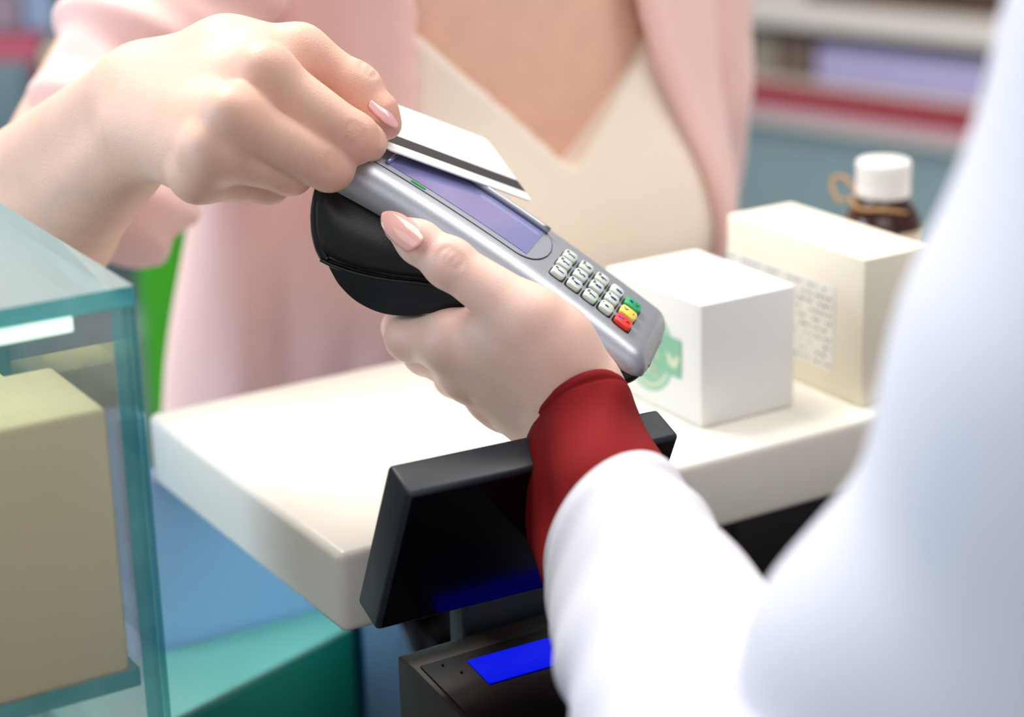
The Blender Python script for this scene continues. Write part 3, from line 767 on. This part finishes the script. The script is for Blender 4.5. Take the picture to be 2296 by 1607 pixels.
# ---- hand and forearm (fine)
h = 0.001
W_ = P(318, 255, .892)
hand_pts = dict(Irm=(592, 168, .848), Mm=(522, 265, .834), Rm=(474, 340, .836), Pm=(446, 394, .848))
qs = [(300, 10, .80), (930, 10, .80), (930, 480, .80), (300, 480, .80), (930, 10, .925), (930, 480, .925), (-40, 300, 1.08), (-40, 700, 1.08), (300, 700, 1.08)]
lo = np.min([P(*q) for q in qs], 0)-0.003; hi = np.max([P(*q) for q in qs], 0)+0.003
D = Field(lo, hi, h)
wr_r, wr_u = P(290, 222, .905), P(330, 302, .885)
D.chain([P(-60, 560, 1.10), P(60, 425, 1.0), wr_r], [.037, .0310, .0200], 0.0)
D.chain([P(0, 640, 1.10), P(115, 510, .985), wr_u], [.037, .0290, .0178], 0.012)
Im, Mm, Rm_, Pm = [P(*hand_pts[k]) for k in ('Irm', 'Mm', 'Rm', 'Pm')]
D.cone(P(322, 212, .898), Im, .0178, .0125, .012)
D.cone(P(330, 245, .893), Mm, .0178, .0120, .010)
D.cone(P(335, 280, .887), Rm_, .0172, .0112, .010)
D.cone(P(338, 305, .886), Pm, .0160, .0105, .010)
D.cone(P(345, 180, .905), P(510, 128, .885), .0170, .0162, .012)
D.cone(P(510, 128, .885), P(672, 122, .882), .0162, .0118, .012)
D.cone(P(560, 180, .875), P(480, 300, .87), .017, .018, .012)     # palm bulk
D.cone(P(600, 158, .876), P(640, 165, .88), .013, .012, .012)     # web
D.blur(14)
for c_, r_ in ((Im, .0120), (Mm, .0120), (Rm_, .0113), (Pm, .0106)): D.cone(c_-FW*.0025+UP*.001, c_-FW*.0025+UP*.001, r_, r_, .005)
for a_, b_ in ((P(420, 205, .8795), Im), (P(405, 245, .873), Mm), (P(395, 290, .868), Rm_)):
    D.cone(a_-FW*.0005, b_-FW*.0095+UP*.002, .0026, .0036, .008)
D.cone(P(340, 268, .868), P(235, 352, .903), .0035, .004, .008)
D.blur(2)
FI = D.like()
I1, I2, I3 = P(792, 310, .853), P(822, 318, .877), P(838, 294, .899)
fi = D.like(); fi.chain([Im, I1], [.0119, .0104], .003); fi.cone(I1, I2, .0098, .0082, .005); fi.cone(I2, I3, .0080, .0066, .004)
fm = D.like(); M1, M2, M3 = P(738, 372, .852), P(748, 356, .880), P(700, 330, .897)
fm.chain([Mm, M1], [.0116, .0102], .003); fm.cone(M1, M2, .0097, .0084, .005); fm.cone(M2, M3, .0084, .0070, .004)
fr_ = D.like(); R1, R2, R3 = P(652, 386, .858), P(650, 368, .884), P(610, 340, .894)
fr_.chain([Rm_, R1], [.0108, .0090], .003); fr_.cone(R1, R2, .0088, .0078, .005); fr_.cone(R2, R3, .0078, .0066, .004)
fp = D.like(); L1, L2, L3 = P(604, 411, .868), P(606, 396, .890), P(572, 366, .896)
fp.chain([Pm, L1], [.0102, .0082], .003); fp.cone(L1, L2, .0080, .0070, .005); fp.cone(L2, L3, .0070, .0060, .004)
ft = D.like(); T0, T1, T2, T2b = P(672, 118, .882), P(796, 202, .886), P(848, 258, .884), P(872, 284, .885)
ft.chain([T0, T1], [.0122, .0106], .003); ft.cone(T1, T2, .0104, .0088, .005); ft.cone(T2, T2b, .0088, .0052, .005)
ft.cone(T1-FW*.001+UP*.001, T1-FW*.001+UP*.001, .0108, .0108, .004)
for g_ in (fi, fm, fr_, fp): FI.merge(g_, .0016)
FI.merge(ft, .0018)
D.merge(FI, .0065)
def creases(Fd, c, along, across, facing, spacing, half, n, rad=.0011, bend=0.0010):
    """shallow skin folds over a joint, laid on the surface"""
    def val(p):
        i = np.clip(((p-Fd.lo)/Fd.h), 0, np.array(Fd.F.shape)-2); a = i.astype(int); f = i-a; v = 0
        for q in range(8):
            o = np.array([(q >> k) & 1 for k in range(3)]); v += Fd.F[tuple(a+o)]*np.prod(np.where(o, f, 1-f))
        return v
    lines = []
    for i in range(n):
        m_ = i-(n-1)/2; pts = []
        for t_ in np.linspace(-1, 1, 9):
            q = c+along*(m_*spacing+m_*bend*(1-t_*t_)*1.2)+across*half*t_*(1-.12*abs(m_)); lo_, hi_ = 0.0, 0.022
            for _ in range(14):
                md_ = (lo_+hi_)/2
                if val(q+facing*md_) < 0: lo_ = md_
                else: hi_ = md_
            pts.append(q+facing*(lo_+rad*(.76+.20*t_*t_)))
        lines.append(pts)
    for pts in lines:
        for a_, b_ in zip(pts[:-1], pts[1:]): Fd.cone(a_, b_, rad, rad, .0012, 'sub')
# thumb joint folds
ax_ = unit(T1-T0); fc = unit(UP*.75+RT*.35-FW*.5); fc = unit(fc-ax_*np.dot(fc, ax_)); cr_ = np.cross(ax_, fc)
creases(D, T1, ax_, cr_, fc, .0024, .006, 3)
ax_ = unit(I1-Im); fc = unit(-FW+UP*.1); fc = unit(fc-ax_*np.dot(fc, ax_)); cr_ = np.cross(ax_, fc)
creases(D, I1-ax_*.001, ax_, cr_, fc, .0026, .0055, 3)
ax_ = unit(M1-Mm); cr_ = np.cross(ax_, fc)
creases(D, M1, ax_, cr_, fc, .0026, .005, 2)
# wrist folds
ax_ = unit(P(420, 240, .87)-P(250, 330, .90)); fc = unit(-FW+UP*.25); fc = unit(fc-ax_*np.dot(fc, ax_)); cr_ = np.cross(ax_, fc)
parts = [D.mesh(2)]
# ---- torso (coarse) incl. neck, legs, arms
h2 = 0.0042
lo = np.min([B(-.36, .09, -1.24), B(.25, .09, -1.24), B(-.36, -.27, -1.24), B(.25, -.27, -1.24)], 0)-0.02
hi = np.max([B(-.36, .09, .33), B(.25, .09, .33), B(-.36, -.27, .33), B(.25, -.27, .33)], 0)+0.02
E_ = Field(lo, hi, h2)
E_.ell(B(0, -.088, 0), BAX, (.130, .084, .20), .01)
E_.ell(B(0, -.085, .08), BAX, (.150, .072, .10), .05)
E_.ell(B(0, -.092, -.2), BAX, (.112, .074, .17), .06)
E_.ell(B(0, -.1, -.42), BAX, (.158, .100, .17), .06)
for sx in (-1, 1):
    E_.ell(B(sx*.064, -.034, -.040), BAX, (.060, .050, .062), .03)
    E_.cone(B(sx*.085, -.1, -.45), B(sx*.09, -.1, -.80), .078, .052, .03)
    E_.cone(B(sx*.09, -.1, -.80), B(sx*.09, -.11, -1.17), .052, .036, .02)
    E_.cone(B(sx*.09, -.11, -Vp[2]+.035), B(sx*.10, .02, -Vp[2]+.028), .036, .026, .02)
    E_.cone(B(sx*.04, -.09, .205), B(sx*.15, -.095, .175), .045, .05, .04)
    E_.cone(B(sx*.012, .0-.018, .165), B(sx*.125, -.045, .185), .010, .010, .03)   # collar bones
E_.cone(B(0, -.095, .19), B(0, -.085, .32), .056, .052, .04)
SH_R, EL_R = B(-.165, -.095, .16), P(0, 610, 1.10)
E_.cone(SH_R, EL_R, .044, .032, .03)
E_.cone(EL_R, P(40, 520, 1.03), .034, .026, .02)
SH_L, EL_L = B(.160, -.095, .16), B(.165, -.115, -.135)
E_.cone(SH_L, EL_L, .044, .034, .03)
E_.cone(EL_L, B(.14, -.12, -.34), .034, .026, .02); E_.cone(B(.14, -.12, -.34), B(.13, -.10, -.43), .024, .014, .02)
parts.append(E_.mesh(2))
Vb, Qb = join_vq(parts)
body = obj('body', Vb, Qb, M_SKIN, cust)
redness(body, [(T1, .012, .28), (T2, .012, .45), (T2b, .01, .4), (I1, .013, .5), (M1, .013, .35), (R1, .012, .3), (L1, .012, .3), (Im, .012, .22), (Mm, .012, .25), (Rm_, .012, .22), (Pm, .012, .25), (P(720, 170, .872), .012, .25)])
fcn = unit(UP*.60+RT*.62-FW*.60)
nail('thumbnail', P(836, 227, .8765)+fcn*.0010, P(889, 289, .8765)+fcn*.0012, fcn, .0092, M_NAIL, cust, .42, .0009, .6, .0014)

# ---- camisole and cardigan from the same torso, offset
def torso_coords(Fd):
    X = Fd.ax[0][:, None, None]-Vp[0]; Y = Fd.ax[1][None, :, None]-Vp[1]; Z = Fd.ax[2][None, None, :]-Vp[2]+0*X+0*Y
    x = X*EX[0]+Y*EX[1]+0*Z; f_ = -(X*EY[0]+Y*EY[1])+0*Z; return x, f_, Z
lo2 = np.min([B(-.30, .06, -.50), B(.25, .06, -.5), B(-.30, -.24, -.5), B(.25, -.24, -.5)], 0)-0.01
hi2 = np.max([B(-.30, .06, .25), B(.25, .06, .25), B(-.30, -.24, .25), B(.25, -.24, .25)], 0)+0.01
C_ = Field(lo2, hi2, 0.0034)
C_.ell(B(0, -.088, 0), BAX, (.132, .088, .20), .01); C_.ell(B(0, -.092, -.2), BAX, (.125, .086, .22), .06); C_.ell(B(0, -.1, -.42), BAX, (.163, .105, .2), .06)
for sx in (-1, 1): C_.ell(B(sx*.062, -.032, -.042), BAX, (.066, .056, .068), .055)
C_.ell(B(0, -.085, .08), BAX, (.150, .075, .10), .05)
C_.F -= 0.004
cami_raw = C_.F.copy()
x, f_, z = torso_coords(C_)
neck = np.maximum(z-np.abs(x)*1.02-0.0+0*f_, -(0.02-f_)*0-1)       # keep below the V
d = np.maximum(C_.F, (z-np.abs(x)*1.0)*0.7)
d = np.maximum(d, -(z+0.42)); d = np.maximum(d, z-.13)
d = d+0.0012*np.sin(x*95+z*25)*np.clip((-z-.02)*8, 0, 1)
C_.F = d.astype(np.float32); v_, q_ = C_.mesh(2)
obj('camisole', v_, q_, M_CAMI, cust)

K_ = Field(lo2, hi2, 0.0034)
x, f_, z = torso_coords(K_)
rx = .180+np.clip(-z, -.1, .5)*.20-np.clip(z, 0, .3)*.12; ry = .104+np.clip(-z, 0, .5)*.03-np.clip(z, 0, .3)*.09
xc = -.012
dd = (np.sqrt(((x-xc)/rx)**2+((f_+.085)/ry)**2)-1)*np.minimum(rx, ry)*0.95
fold = 0.0035*np.sin(x*70+1.2+z*9)*np.clip(-z*6+.3, .2, 1)+0.002*np.sin(x*150-z*30)
dd = dd+fold*np.where(x < -.06, 1, .6)
e_ = cami_raw-.0065; kk = .02; hh_ = np.clip(.5+.5*(dd-e_)/kk, 0, 1); dd = dd*(1-hh_)+e_*hh_-kk*hh_*(1-hh_)
zz = np.array([-.5, -.2, -.12, -.07, -.05, 0.0, .06, .1, .25]); xl = np.array([-.125, -.122, -.12, -.114, -.110, -.102, -.094, -.090, -.080]); xr = np.array([.125, .112, .105, .104, .103, .086, .062, .052, .050])
XL = np.interp(z, zz, xl); XR = np.interp(z, zz, xr)
hole = np.maximum(np.maximum(XL-x, x-XR), -(f_+.06))               # <0 inside the opening
lap = np.clip(1-np.abs(hole-.012)/.012, 0, 1)*0.003
shellk = np.maximum(dd-lap, -(dd+.007))
shellk = np.maximum(shellk, -hole); shellk = np.maximum(shellk, z-.21); shellk = np.maximum(shellk, -(z+.40))
K_.F = shellk.astype(np.float32)
parts = [K_.mesh(2)]
# sleeves with folds
def sleeve(a, b, r1, r2, amp, freq, h_, seed, cut=0.0):
    a, b = np.asarray(a), np.asarray(b); mg = max(r1, r2)+.015
    S_ = Field(np.minimum(a, b)-mg, np.maximum(a, b)+mg, h_); X = S_.ax[0][:, None, None]; Y = S_.ax[1][None, :, None]; Z = S_.ax[2][None, None, :]
    ba = b-a; Ln = np.linalg.norm(ba); t = ((X-a[0])*ba[0]+(Y-a[1])*ba[1]+(Z-a[2])*ba[2])/Ln**2; tc2 = np.clip(t, 0, 1)
    dx, dy, dz = X-a[0]-ba[0]*tc2, Y-a[1]-ba[1]*tc2, Z-a[2]-ba[2]*tc2
    ax1 = unit(np.cross(ba, UP)); ax2 = unit(np.cross(ba, ax1))
    ang = np.arctan2(dx*ax1[0]+dy*ax1[1]+dz*ax1[2], dx*ax2[0]+dy*ax2[1]+dz*ax2[2])
    d = np.sqrt(dx*dx+dy*dy+dz*dz)-(r1+(r2-r1)*tc2)
    w = amp*(np.sin(t*freq+1.6*np.sin(ang+seed))+.5*np.sin(t*freq*1.7+2.1*np.sin(ang*2+seed*2)))*np.clip(t*1.5+.25, 0, 1)
    d = d-w
    d = np.maximum(d, (t-1.0)*Ln)
    S_.F = d.astype(np.float32); return S_.mesh(2)
parts.append(sleeve(SH_R+EZ*.005, P(192, 512, 1.100), .060, .0480, .0036, 30, .0024, 1.0))
parts.append(sleeve(SH_L+EZ*.005, B(.158, -.118, -.33), .056, .040, .0026, 26, .003, 2.2))
v_, q_ = join_vq(parts)
obj('cardigan', v_, q_, M_CARD, cust)

# ================================================================== CASHIER
cash = thing('person', (0.42, 0.10, 0), 'person in white coat with red cuff holding the payment terminal', 'person')
h = 0.0009
q_pts = [(830, 460, .82), (830, 460, .97), (1480, 460, .82), (1480, 1120, .78), (830, 1000, .97), (1480, 1000, .97), (1480, 1120, .97)]
lo = np.min([P(*q) for q in q_pts], 0)-0.004; hi = np.max([P(*q) for q in q_pts], 0)+0.004
D = Field(lo, hi, h)
Wc = P(1300, 935, .866)
D.chain([P(1385, 1150, .832), P(1330, 1010, .856), P(1308, 930, .866)], [.0160, .0175, .0190], 0)
D.chain([P(1360, 1150, .832), P(1298, 1020, .860), P(1262, 950, .872)], [.0150, .0165, .0180], .02)
cI, cM, cR, cP = P(1012, 767, .878), P(1052, 832, .886), P(1110, 882, .894), P(1132, 906, .900)
D.cone(P(1285, 900, .868), cI, .0185, .0125, .012)
D.cone(P(1285, 920, .872), cM, .0190, .0118, .011)
D.cone(P(1285, 935, .876), cR, .0180, .0108, .011)
D.cone(P(1280, 945, .880), cP, .0165, .0100, .011)
D.cone(P(1250, 830, .862), P(1110, 752, .868), .0200, .0165, .012)
tC, tM, tI, tD, tP = P(1282, 872, .860), P(1185, 712, .846), P(1008, 590, .849), P(938, 542, .852), P(892, 512, .855)
D.cone(tC, tM, .0160, .0128, .011)
D.cone(P(1240, 760, .852), P(1150, 740, .856), .0150, .0140, .012)
D.blur(10)
for c_, r_ in ((cI, .0122), (cM, .0119), (cR, .0112), (cP, .0105)): D.cone(c_-FW*.0015, c_-FW*.0015, r_, r_, .005)
for a_, b_ in ((P(1240, 905, .853), cI), (P(1245, 925, .856), cM), (P(1250, 942, .860), cR)):
    D.cone(a_-FW*.001, b_-FW*.0098, .0026, .0036, .008)
FI = D.like()
f1 = D.like(); c1_, c2_, c3_ = P(916, 757, .897), P(900, 735, .925), P(935, 700, .945)
f1.chain([cI, c1_], [.0124, .0098], .003); f1.cone(c1_, c2_, .0094, .0084, .005); f1.cone(c2_, c3_, .0082, .0066, .004)
f2 = D.like(); g1, g2, g3 = P(955, 790, .915), P(935, 760, .942), P(975, 712, .957)
f2.chain([cM, g1], [.0116, .0098], .003); f2.cone(g1, g2, .0094, .0084, .005); f2.cone(g2, g3, .0082, .0066, .004)
f3 = D.like(); g1, g2, g3 = P(1020, 845, .928), P(1005, 805, .952), P(1045, 760, .962)
f3.chain([cR, g1], [.0106, .0090], .003); f3.cone(g1, g2, .0086, .0078, .005); f3.cone(g2, g3, .0076, .0062, .004)
f4 = D.like(); g1, g2, g3 = P(1080, 880, .930), P(1065, 850, .952), P(1105, 810, .960)
f4.chain([cP, g1], [.0096, .0080], .003); f4.cone(g1, g2, .0076, .0070, .005); f4.cone(g2, g3, .0070, .0056, .004)
for g_ in (f1, f2, f3, f4): FI.merge(g_, .0016)
D.merge(FI, .006)
tf = D.like(); tf.cone(tM, tI, .0130, .0098, .003); tf.cone(tI, tD, .0097, .0088, .004); tf.cone(tD, tP, .0087, .0058, .004)
tf.cone(tI-FW*.0005, tI-FW*.0005, .0099, .0099, .004)
D.merge(tf, .0055)
# thumb joint folds and cuticle groove
ax_ = unit(tI-tM); fc = unit(-FW+UP*.2); fc = unit(fc-ax_*np.dot(fc, ax_)); cr_ = np.cross(ax_, fc)
creases(D, tI-ax_*.0005, ax_, cr_, fc, .0022, .0050, 4)
parts = [D.mesh(2)]
# rest of the arm and body (coarse, under the coat)
C0 = np.array([0.46, 0.02, 0.0])
SHc, ELc = P(3000, 150, .52), P(2250, 1700, .60)
lo = np.array([-.02, -.24, 0.0]); hi = np.array([.80, .78, 1.78])
E_ = Field(lo, hi, 0.008)
E_.cone(ELc, P(1520, 1470, .725), .040, .027, 0); E_.cone(P(1520, 1470, .725), P(1365, 1130, .832), .027, .016, .02)
E_.cone(SHc, ELc, .045, .040, .03)
SHM = SHc+np.array([.16, -.06, -.02])
E_.cone(SHc+np.array([.03, -.01, .0]), SHM, .05, .07, .04)
E_.ell(SHM+np.array([.0, -.0, -.18]), np.eye(3), (.14, .10, .24), .06)
E_.ell(SHM+np.array([.0, -.0, -.50]), np.eye(3), (.15, .11, .20), .06)
E_.cone(SHM+np.array([0, 0, .0]), SHM+np.array([0, .01, .12]), .055, .05, .03)
for sx in (-1, 1):
    E_.cone((SHM[0]+sx*.08, SHM[1], SHM[2]-.55), (SHM[0]+sx*.09, SHM[1], .50), .078, .052, .03)
    E_.cone((SHM[0]+sx*.09, SHM[1], .50), (SHM[0]+sx*.09, SHM[1]-.01, .07), .052, .036, .02)
    E_.cone((SHM[0]+sx*.09, SHM[1]-.01, .037), (SHM[0]+sx*.10, SHM[1]+.13, .030), .036, .027, .02)
parts.append(E_.mesh(2))
Vb, Qb = join_vq(parts)
body2 = obj('body', Vb, Qb, M_SKIN2, cash)
redness(body2, [(tI, .010, .22), (P(955, 555, .842), .005, .35), (P(1062, 700, .862), .008, .45), (cM, .011, .3), (cR, .011, .3), (cP, .011, .3), (c1_, .011, .2), (P(1075, 905, .885), .012, .35)])
fcn = unit(-FW+UP*.40+RT*.16)
nail('thumbnail', P(938, 544, .8415)+fcn*.0009, P(857, 479, .8455)+fcn*.0010, fcn, .0124, M_NAIL2, cash, .34, .0010, .62, .0012)

# ---- sleeves as lofted rings: left, right, front pixel with depths
def ring_tube(name, rings, n, mt, parent, thick, wr=None, up=10):
    cs = []; As = []; Bs = []
    for (lx, ly, ld), (rx2, ry2, rd), (fx, fy, fd) in rings:
        l_, r_, f2 = P(lx, ly, ld), P(rx2, ry2, rd), P(fx, fy, fd); c = (l_+r_)/2; cs.append(c); As.append((r_-l_)/2); Bs.append(f2-c)
    m_ = (len(rings)-1)*up+1
    cs, As, Bs = smooth_path(cs, m_), smooth_path(As, m_), smooth_path(Bs, m_); Vv = []
    for i in range(m_):
        for a in np.linspace(0, 2*math.pi, n, endpoint=False):
            dvec = math.cos(a)*As[i]+math.sin(a)*Bs[i]; k = 1+(wr(i/(m_-1), a) if wr else 0)
            Vv.append(cs[i]+dvec*k)
    Vv = np.array(Vv); f = np.array([q for q in grid_faces(m_, n, True, False)])
    # inner skin for real thickness
    ctr = np.repeat(cs, n, 0); dirn = Vv-ctr; inn = Vv-dirn/np.linalg.norm(dirn, axis=1, keepdims=True)*thick
    k = len(Vv); f2 = f[:, ::-1]+k
    e0 = np.array([(j, (j+1) % n, (j+1) % n+k, j+k) for j in range(n)])
    e1 = np.array([((m_-1)*n+j, (m_-1)*n+j+k, (m_-1)*n+(j+1) % n+k, (m_-1)*n+(j+1) % n) for j in range(n)])
    return np.vstack([Vv, inn]), np.vstack([f, f2, e0[:, ::-1], e1[:, ::-1]])
red_r = [((1180, 985, .868), (1400, 872, .866), (1286, 842, .836)),
         ((1177, 1006, .866), (1418, 900, .862), (1297, 874, .831)),
         ((1176, 1060, .860), (1448, 962, .856), (1312, 950, .820)),
         ((1176, 1130, .852), (1502, 1050, .846), (1338, 1040, .800)),
         ((1192, 1215, .838), (1545, 1145, .832), (1385, 1140, .780)),
         ((1226, 1315, .812), (1600, 1240, .806), (1430, 1240, .755))]
def wr_red(u, a):
    k = 0.0
    if u < .16: k += -.02*math.cos(u/.16*math.pi*2)-.012*math.exp(-((u-.085)/.018)**2)
    k += .045*math.sin(a*2+u*9)*min(1, u*3)+.022*math.sin(a*5-u*14+1)*min(1, u*3)
    k -= .075*math.exp(-((a-2.15-u*.5)/.22)**2)*min(1, max(0, u-.12)*5)
    return k
v_, q_ = ring_tube('shirt', red_r, 96, M_RED, cash, .0012, wr_red, 14)
fix_normals(obj('shirt_cuff', v_, q_, M_RED, cash))
coat_r = [((1222, 1306, .806), (1537, 1114, .800), (1352, 1036, .766)),
          ((1227, 1345, .795), (1562, 1145, .790), (1366, 1072, .752)),
          ((1240, 1440, .762), (1645, 1240, .758), (1420, 1190, .712)),
          ((1264, 1570, .715), (1765, 1390, .712), (1500, 1370, .660)),
          ((1300, 1760, .660), (1900, 1580, .655), (1590, 1560, .605)),
          ((1450, 1980, .620), (2150, 1760, .620), (1760, 1750, .560))]
def wr_coat(u, a):
    return (.020*math.sin(a*3+u*11+.5)+.020*math.sin(a*2-u*22+1.0)+.022*math.sin(u*40+2.4*math.sin(a*1.0+.6)))*min(1, u*3+.15)
parts = [ring_tube('coat', coat_r, 96, M_COAT, cash, .0012, wr_coat, 14)]
lo = np.array([-.02, -.26, 0.55]); hi = np.array([.84, .74, 1.70])
K_ = Field(lo, hi, 0.006)
K_.cone(P(3090, 60, .52), P(2640, 850, .545), .078, .068, 0)
K_.cone(P(2630, 850, .545), P(2320, 1560, .60), .068, .068, .03)
K_.cone(P(2320, 1560, .60), P(2090, 1740, .62), .068, .060, .03)
K_.ell(P(1985, 1450, .60), [RT, UP, FW], (.036, .028, .036), .03)
K_.cone(P(3000, 60, .52), SHM, .075, .09, .04)
K_.ell(SHM+np.array([.0, -.0, -.18]), np.eye(3), (.165, .125, .26), .06)
K_.ell(SHM+np.array([.0, -.0, -.50]), np.eye(3), (.18, .14, .26), .06)
parts.append(K_.mesh(3))
v_, q_ = join_vq(parts)
fix_normals(obj('coat', v_, q_, M_COAT, cash))

# ================================================================== SHOP SHELVES BEHIND (far out of focus)
M_SHW = mat('shelf_white', (212, 202, 192), 0.5); M_SHD = mat('shelf_dark', (70, 50, 38), 0.5); M_SHG = mat('shelf_base_grey', (132, 152, 154), 0.6)
ra = G(1650, 195, 0.90); rb = G(2130, 260, 0.90); rd = unit(rb-ra); rn = np.array([rd[1], -rd[0], 0.0])
if rn[1] > 0: rn = -rn
def SV(px, py): p = hit(px, py, ra, rn)-ra; return p@rd, p[2]+ra[2]
def sh(x, y, z): return ra+rd*x-rn*y+EZ*(z-ra[2])            # y = into the shelf
def shb(name, x0, x1, y0, y1, z0, z1, mt, parent=None, bev=0.0): return box(name, sh(x0, y0, z0), rd*(x1-x0), -rn*(y1-y0), EZ*(z1-z0), mt, parent, bev)
sx0 = SV(1640, 200)[0]-0.005; sx1 = sx0+1.1
zr1, zr0 = SV(1650, 172)[1], SV(1650, 212)[1]
zt1, zt0 = SV(1700, 0)[1]-0.002, SV(1700, 52)[1]
gon = thing('shop_shelf', sh(0.5, 0.2, 0), 'white shop shelf with red price strip far behind the bottle', 'shelf')
shb('upper_shelf', sx0+.002, sx1, 0, .36, zt0, zt1, M_SHW, gon)
shb('lower_shelf', sx0+.002, sx1, -.004, .36, zr0-.035, zr1+.002, M_SHW, gon)
shb('price_strip', sx0+.005, sx1, -.010, -.0042, zr0-.006, zr1, mat('price_red', (150, 34, 48), 0.5), gon)
shb('price_strip', sx0+.005, sx1, -.009, -.0042, zr0-.022, zr0-.0065, mat('price_pink', (206, 160, 166), 0.5), gon)
shb('kick_base', sx0+.002, sx1, .02, .36, 0.0, zr0-.036, M_SHG, gon)
shb('back_board', sx0+.002, sx1, .361, .38, 0.0, 1.5, mat('shelf_back', (150, 132, 116), 0.6), gon)
shb('end_upright', sx0-.042, sx0, -.012, .38, 0.0, 1.5, mat('upright_blue_white', (204, 218, 232), 0.5), gon)
shb('top_row_back', sx0+.002, sx1, .30, .355, zt1+.001, 1.45, M_SHD, gon)
xs = SV(1728, 110)[0]
zb = zr1+.0035
for i, (x0_, x1_, hgt, colr, lab) in enumerate([(sx0+.02, sx0+.065, .055, (150, 138, 122), 'taupe pack at the left end of the far shelf above the price strip'), (sx0+.075, SV(1800, 110)[0]-.006, .058, (112, 92, 78), 'brown pack beside the lavender box on the far shelf'), (SV(1805, 110)[0], SV(2190, 160)[0], .052, (178, 168, 206), 'long lavender box on the far shelf above the price strip')]):
    o = shb('shelf_pack', x0_, x1_, .03, .14, zb, zb+hgt, mat('pack_%d' % i, colr, 0.5), None, 0.002); tag(o, lab, 'box', 'packs on the far shelf')
shb2 = shb('shelf_pack', sx0+.1, sx0+.9, .05, .2, zt1+.0012, zt1+.14, mat('pack_brown', (74, 52, 38), 0.6), None, .003); tag(shb2, 'long dark brown box on the upper far shelf', 'box', 'packs on the far shelf')

# left display stand
LD = P(60, 160, 2.35)
def bg(px, py, d): return P(px, py, d)
stand = thing('shelf_stand', (LD[0], LD[1]+.15, 0), 'grey green shelf stand far behind the bare forearm', 'shelf')
def fl(p): return np.array([p[0], p[1], 0])
def upr(name, px0, px1, py_top, py_bot, d, dep, mt, parent=None, z0=None):
    a = P(px0, py_bot, d); b = P(px1, py_bot, d); t = P((px0+px1)/2, py_top, d)
    z_lo = a[2] if z0 is None else z0
    return box(name, (a[0], a[1], z_lo), (b[0]-a[0], b[1]-a[1], 0), (0, dep, 0), (0, 0, t[2]-z_lo), mt, parent, 0.002)
ya = LD[1]
zs1 = P(60, 330, 2.35)[2]
box('stand_back', (-.95, ya+.38, 0), (.62, 0, 0), (0, .02, 0), (0, 0, 1.6), mat('stand_grey', (140, 156, 150), 0.6), stand)
box('stand_shelf', (-.95, ya+.03, zs1-.02), (.50, 0, 0), (0, .345, 0), (0, 0, .02), mat('stand_shelf_grey', (150, 158, 160), 0.5), stand)
box('stand_base', (-.95, ya+.03, 0), (.50, 0, 0), (0, .345, 0), (0, 0, zs1-.25), mat('stand_base_grey', (120, 138, 140), 0.5), stand)
box('stand_shelf', (-.95, ya+.03, zs1+.28), (.50, 0, 0), (0, .345, 0), (0, 0, .02), MATS['stand_shelf_grey'], stand)
items = [(-60, 70, 95, (104, 124, 134), .14, 'grey blue pack', .0), (20, 108, 78, (176, 66, 92), .0, 'rose red pack', .02), (-60, 70, -20, (186, 160, 172), .20, 'pale mauve pack', .1)]
def pack(px0, px1, ytop, d, dep, colr, lab, name='shelf_pack', z0=None):
    o = upr(name, px0, px1, ytop, 330, d, dep, mat('bgc_%d_%d_%d' % colr, colr, 0.6), None, zs1+.0006 if z0 is None else z0)
    tag(o, lab, 'box', 'packs on the left stand'); return o
pack(-70, 66, 145, 2.40, .06, (96, 118, 126), 'slate blue pack at the front of the left stand')
pack(-60, 104, 76, 2.48, .07, (182, 84, 104), 'rose red pack behind the slate blue pack')
pack(-60, 74, -40, 2.57, .06, (190, 168, 176), 'tall pale mauve pack behind the rose pack')
pack(84, 148, -60, 2.57, .05, (176, 196, 222), 'tall pale blue pack beside the mauve pack')
pack(152, 252, -60, 2.60, .05, (62, 112, 92), 'tall dark green pack beside the pale blue pack')
pack(112, 205, 96, 2.47, .05, (176, 190, 158), 'low sage pack in front of the dark green pack')
M_BG = mat('bright_green', (52, 150, 8), 0.5, var=0.08, vscale=4)
o = upr('green_banner_stand', 290, 398, 330, 400, 2.05, .03, M_BG, None, 0.0); tag(o, 'bright green upright display board between the arm and the torso', 'display board')
o = upr('dark_green_post', 384, 470, 560, 600, 2.32, .08, mat('deep_green', (44, 96, 52), 0.5), None, 0.0); tag(o, 'dark green bin beside the bright green board behind the customer', 'bin')
o = upr('beige_carton', 376, 520, 470, 700, 2.62, .2, mat('beige_grey', (168, 164, 146), 0.6), None, 0.0); tag(o, 'grey beige floor carton behind the dark green bin', 'carton')
bpy.context.view_layer.update()
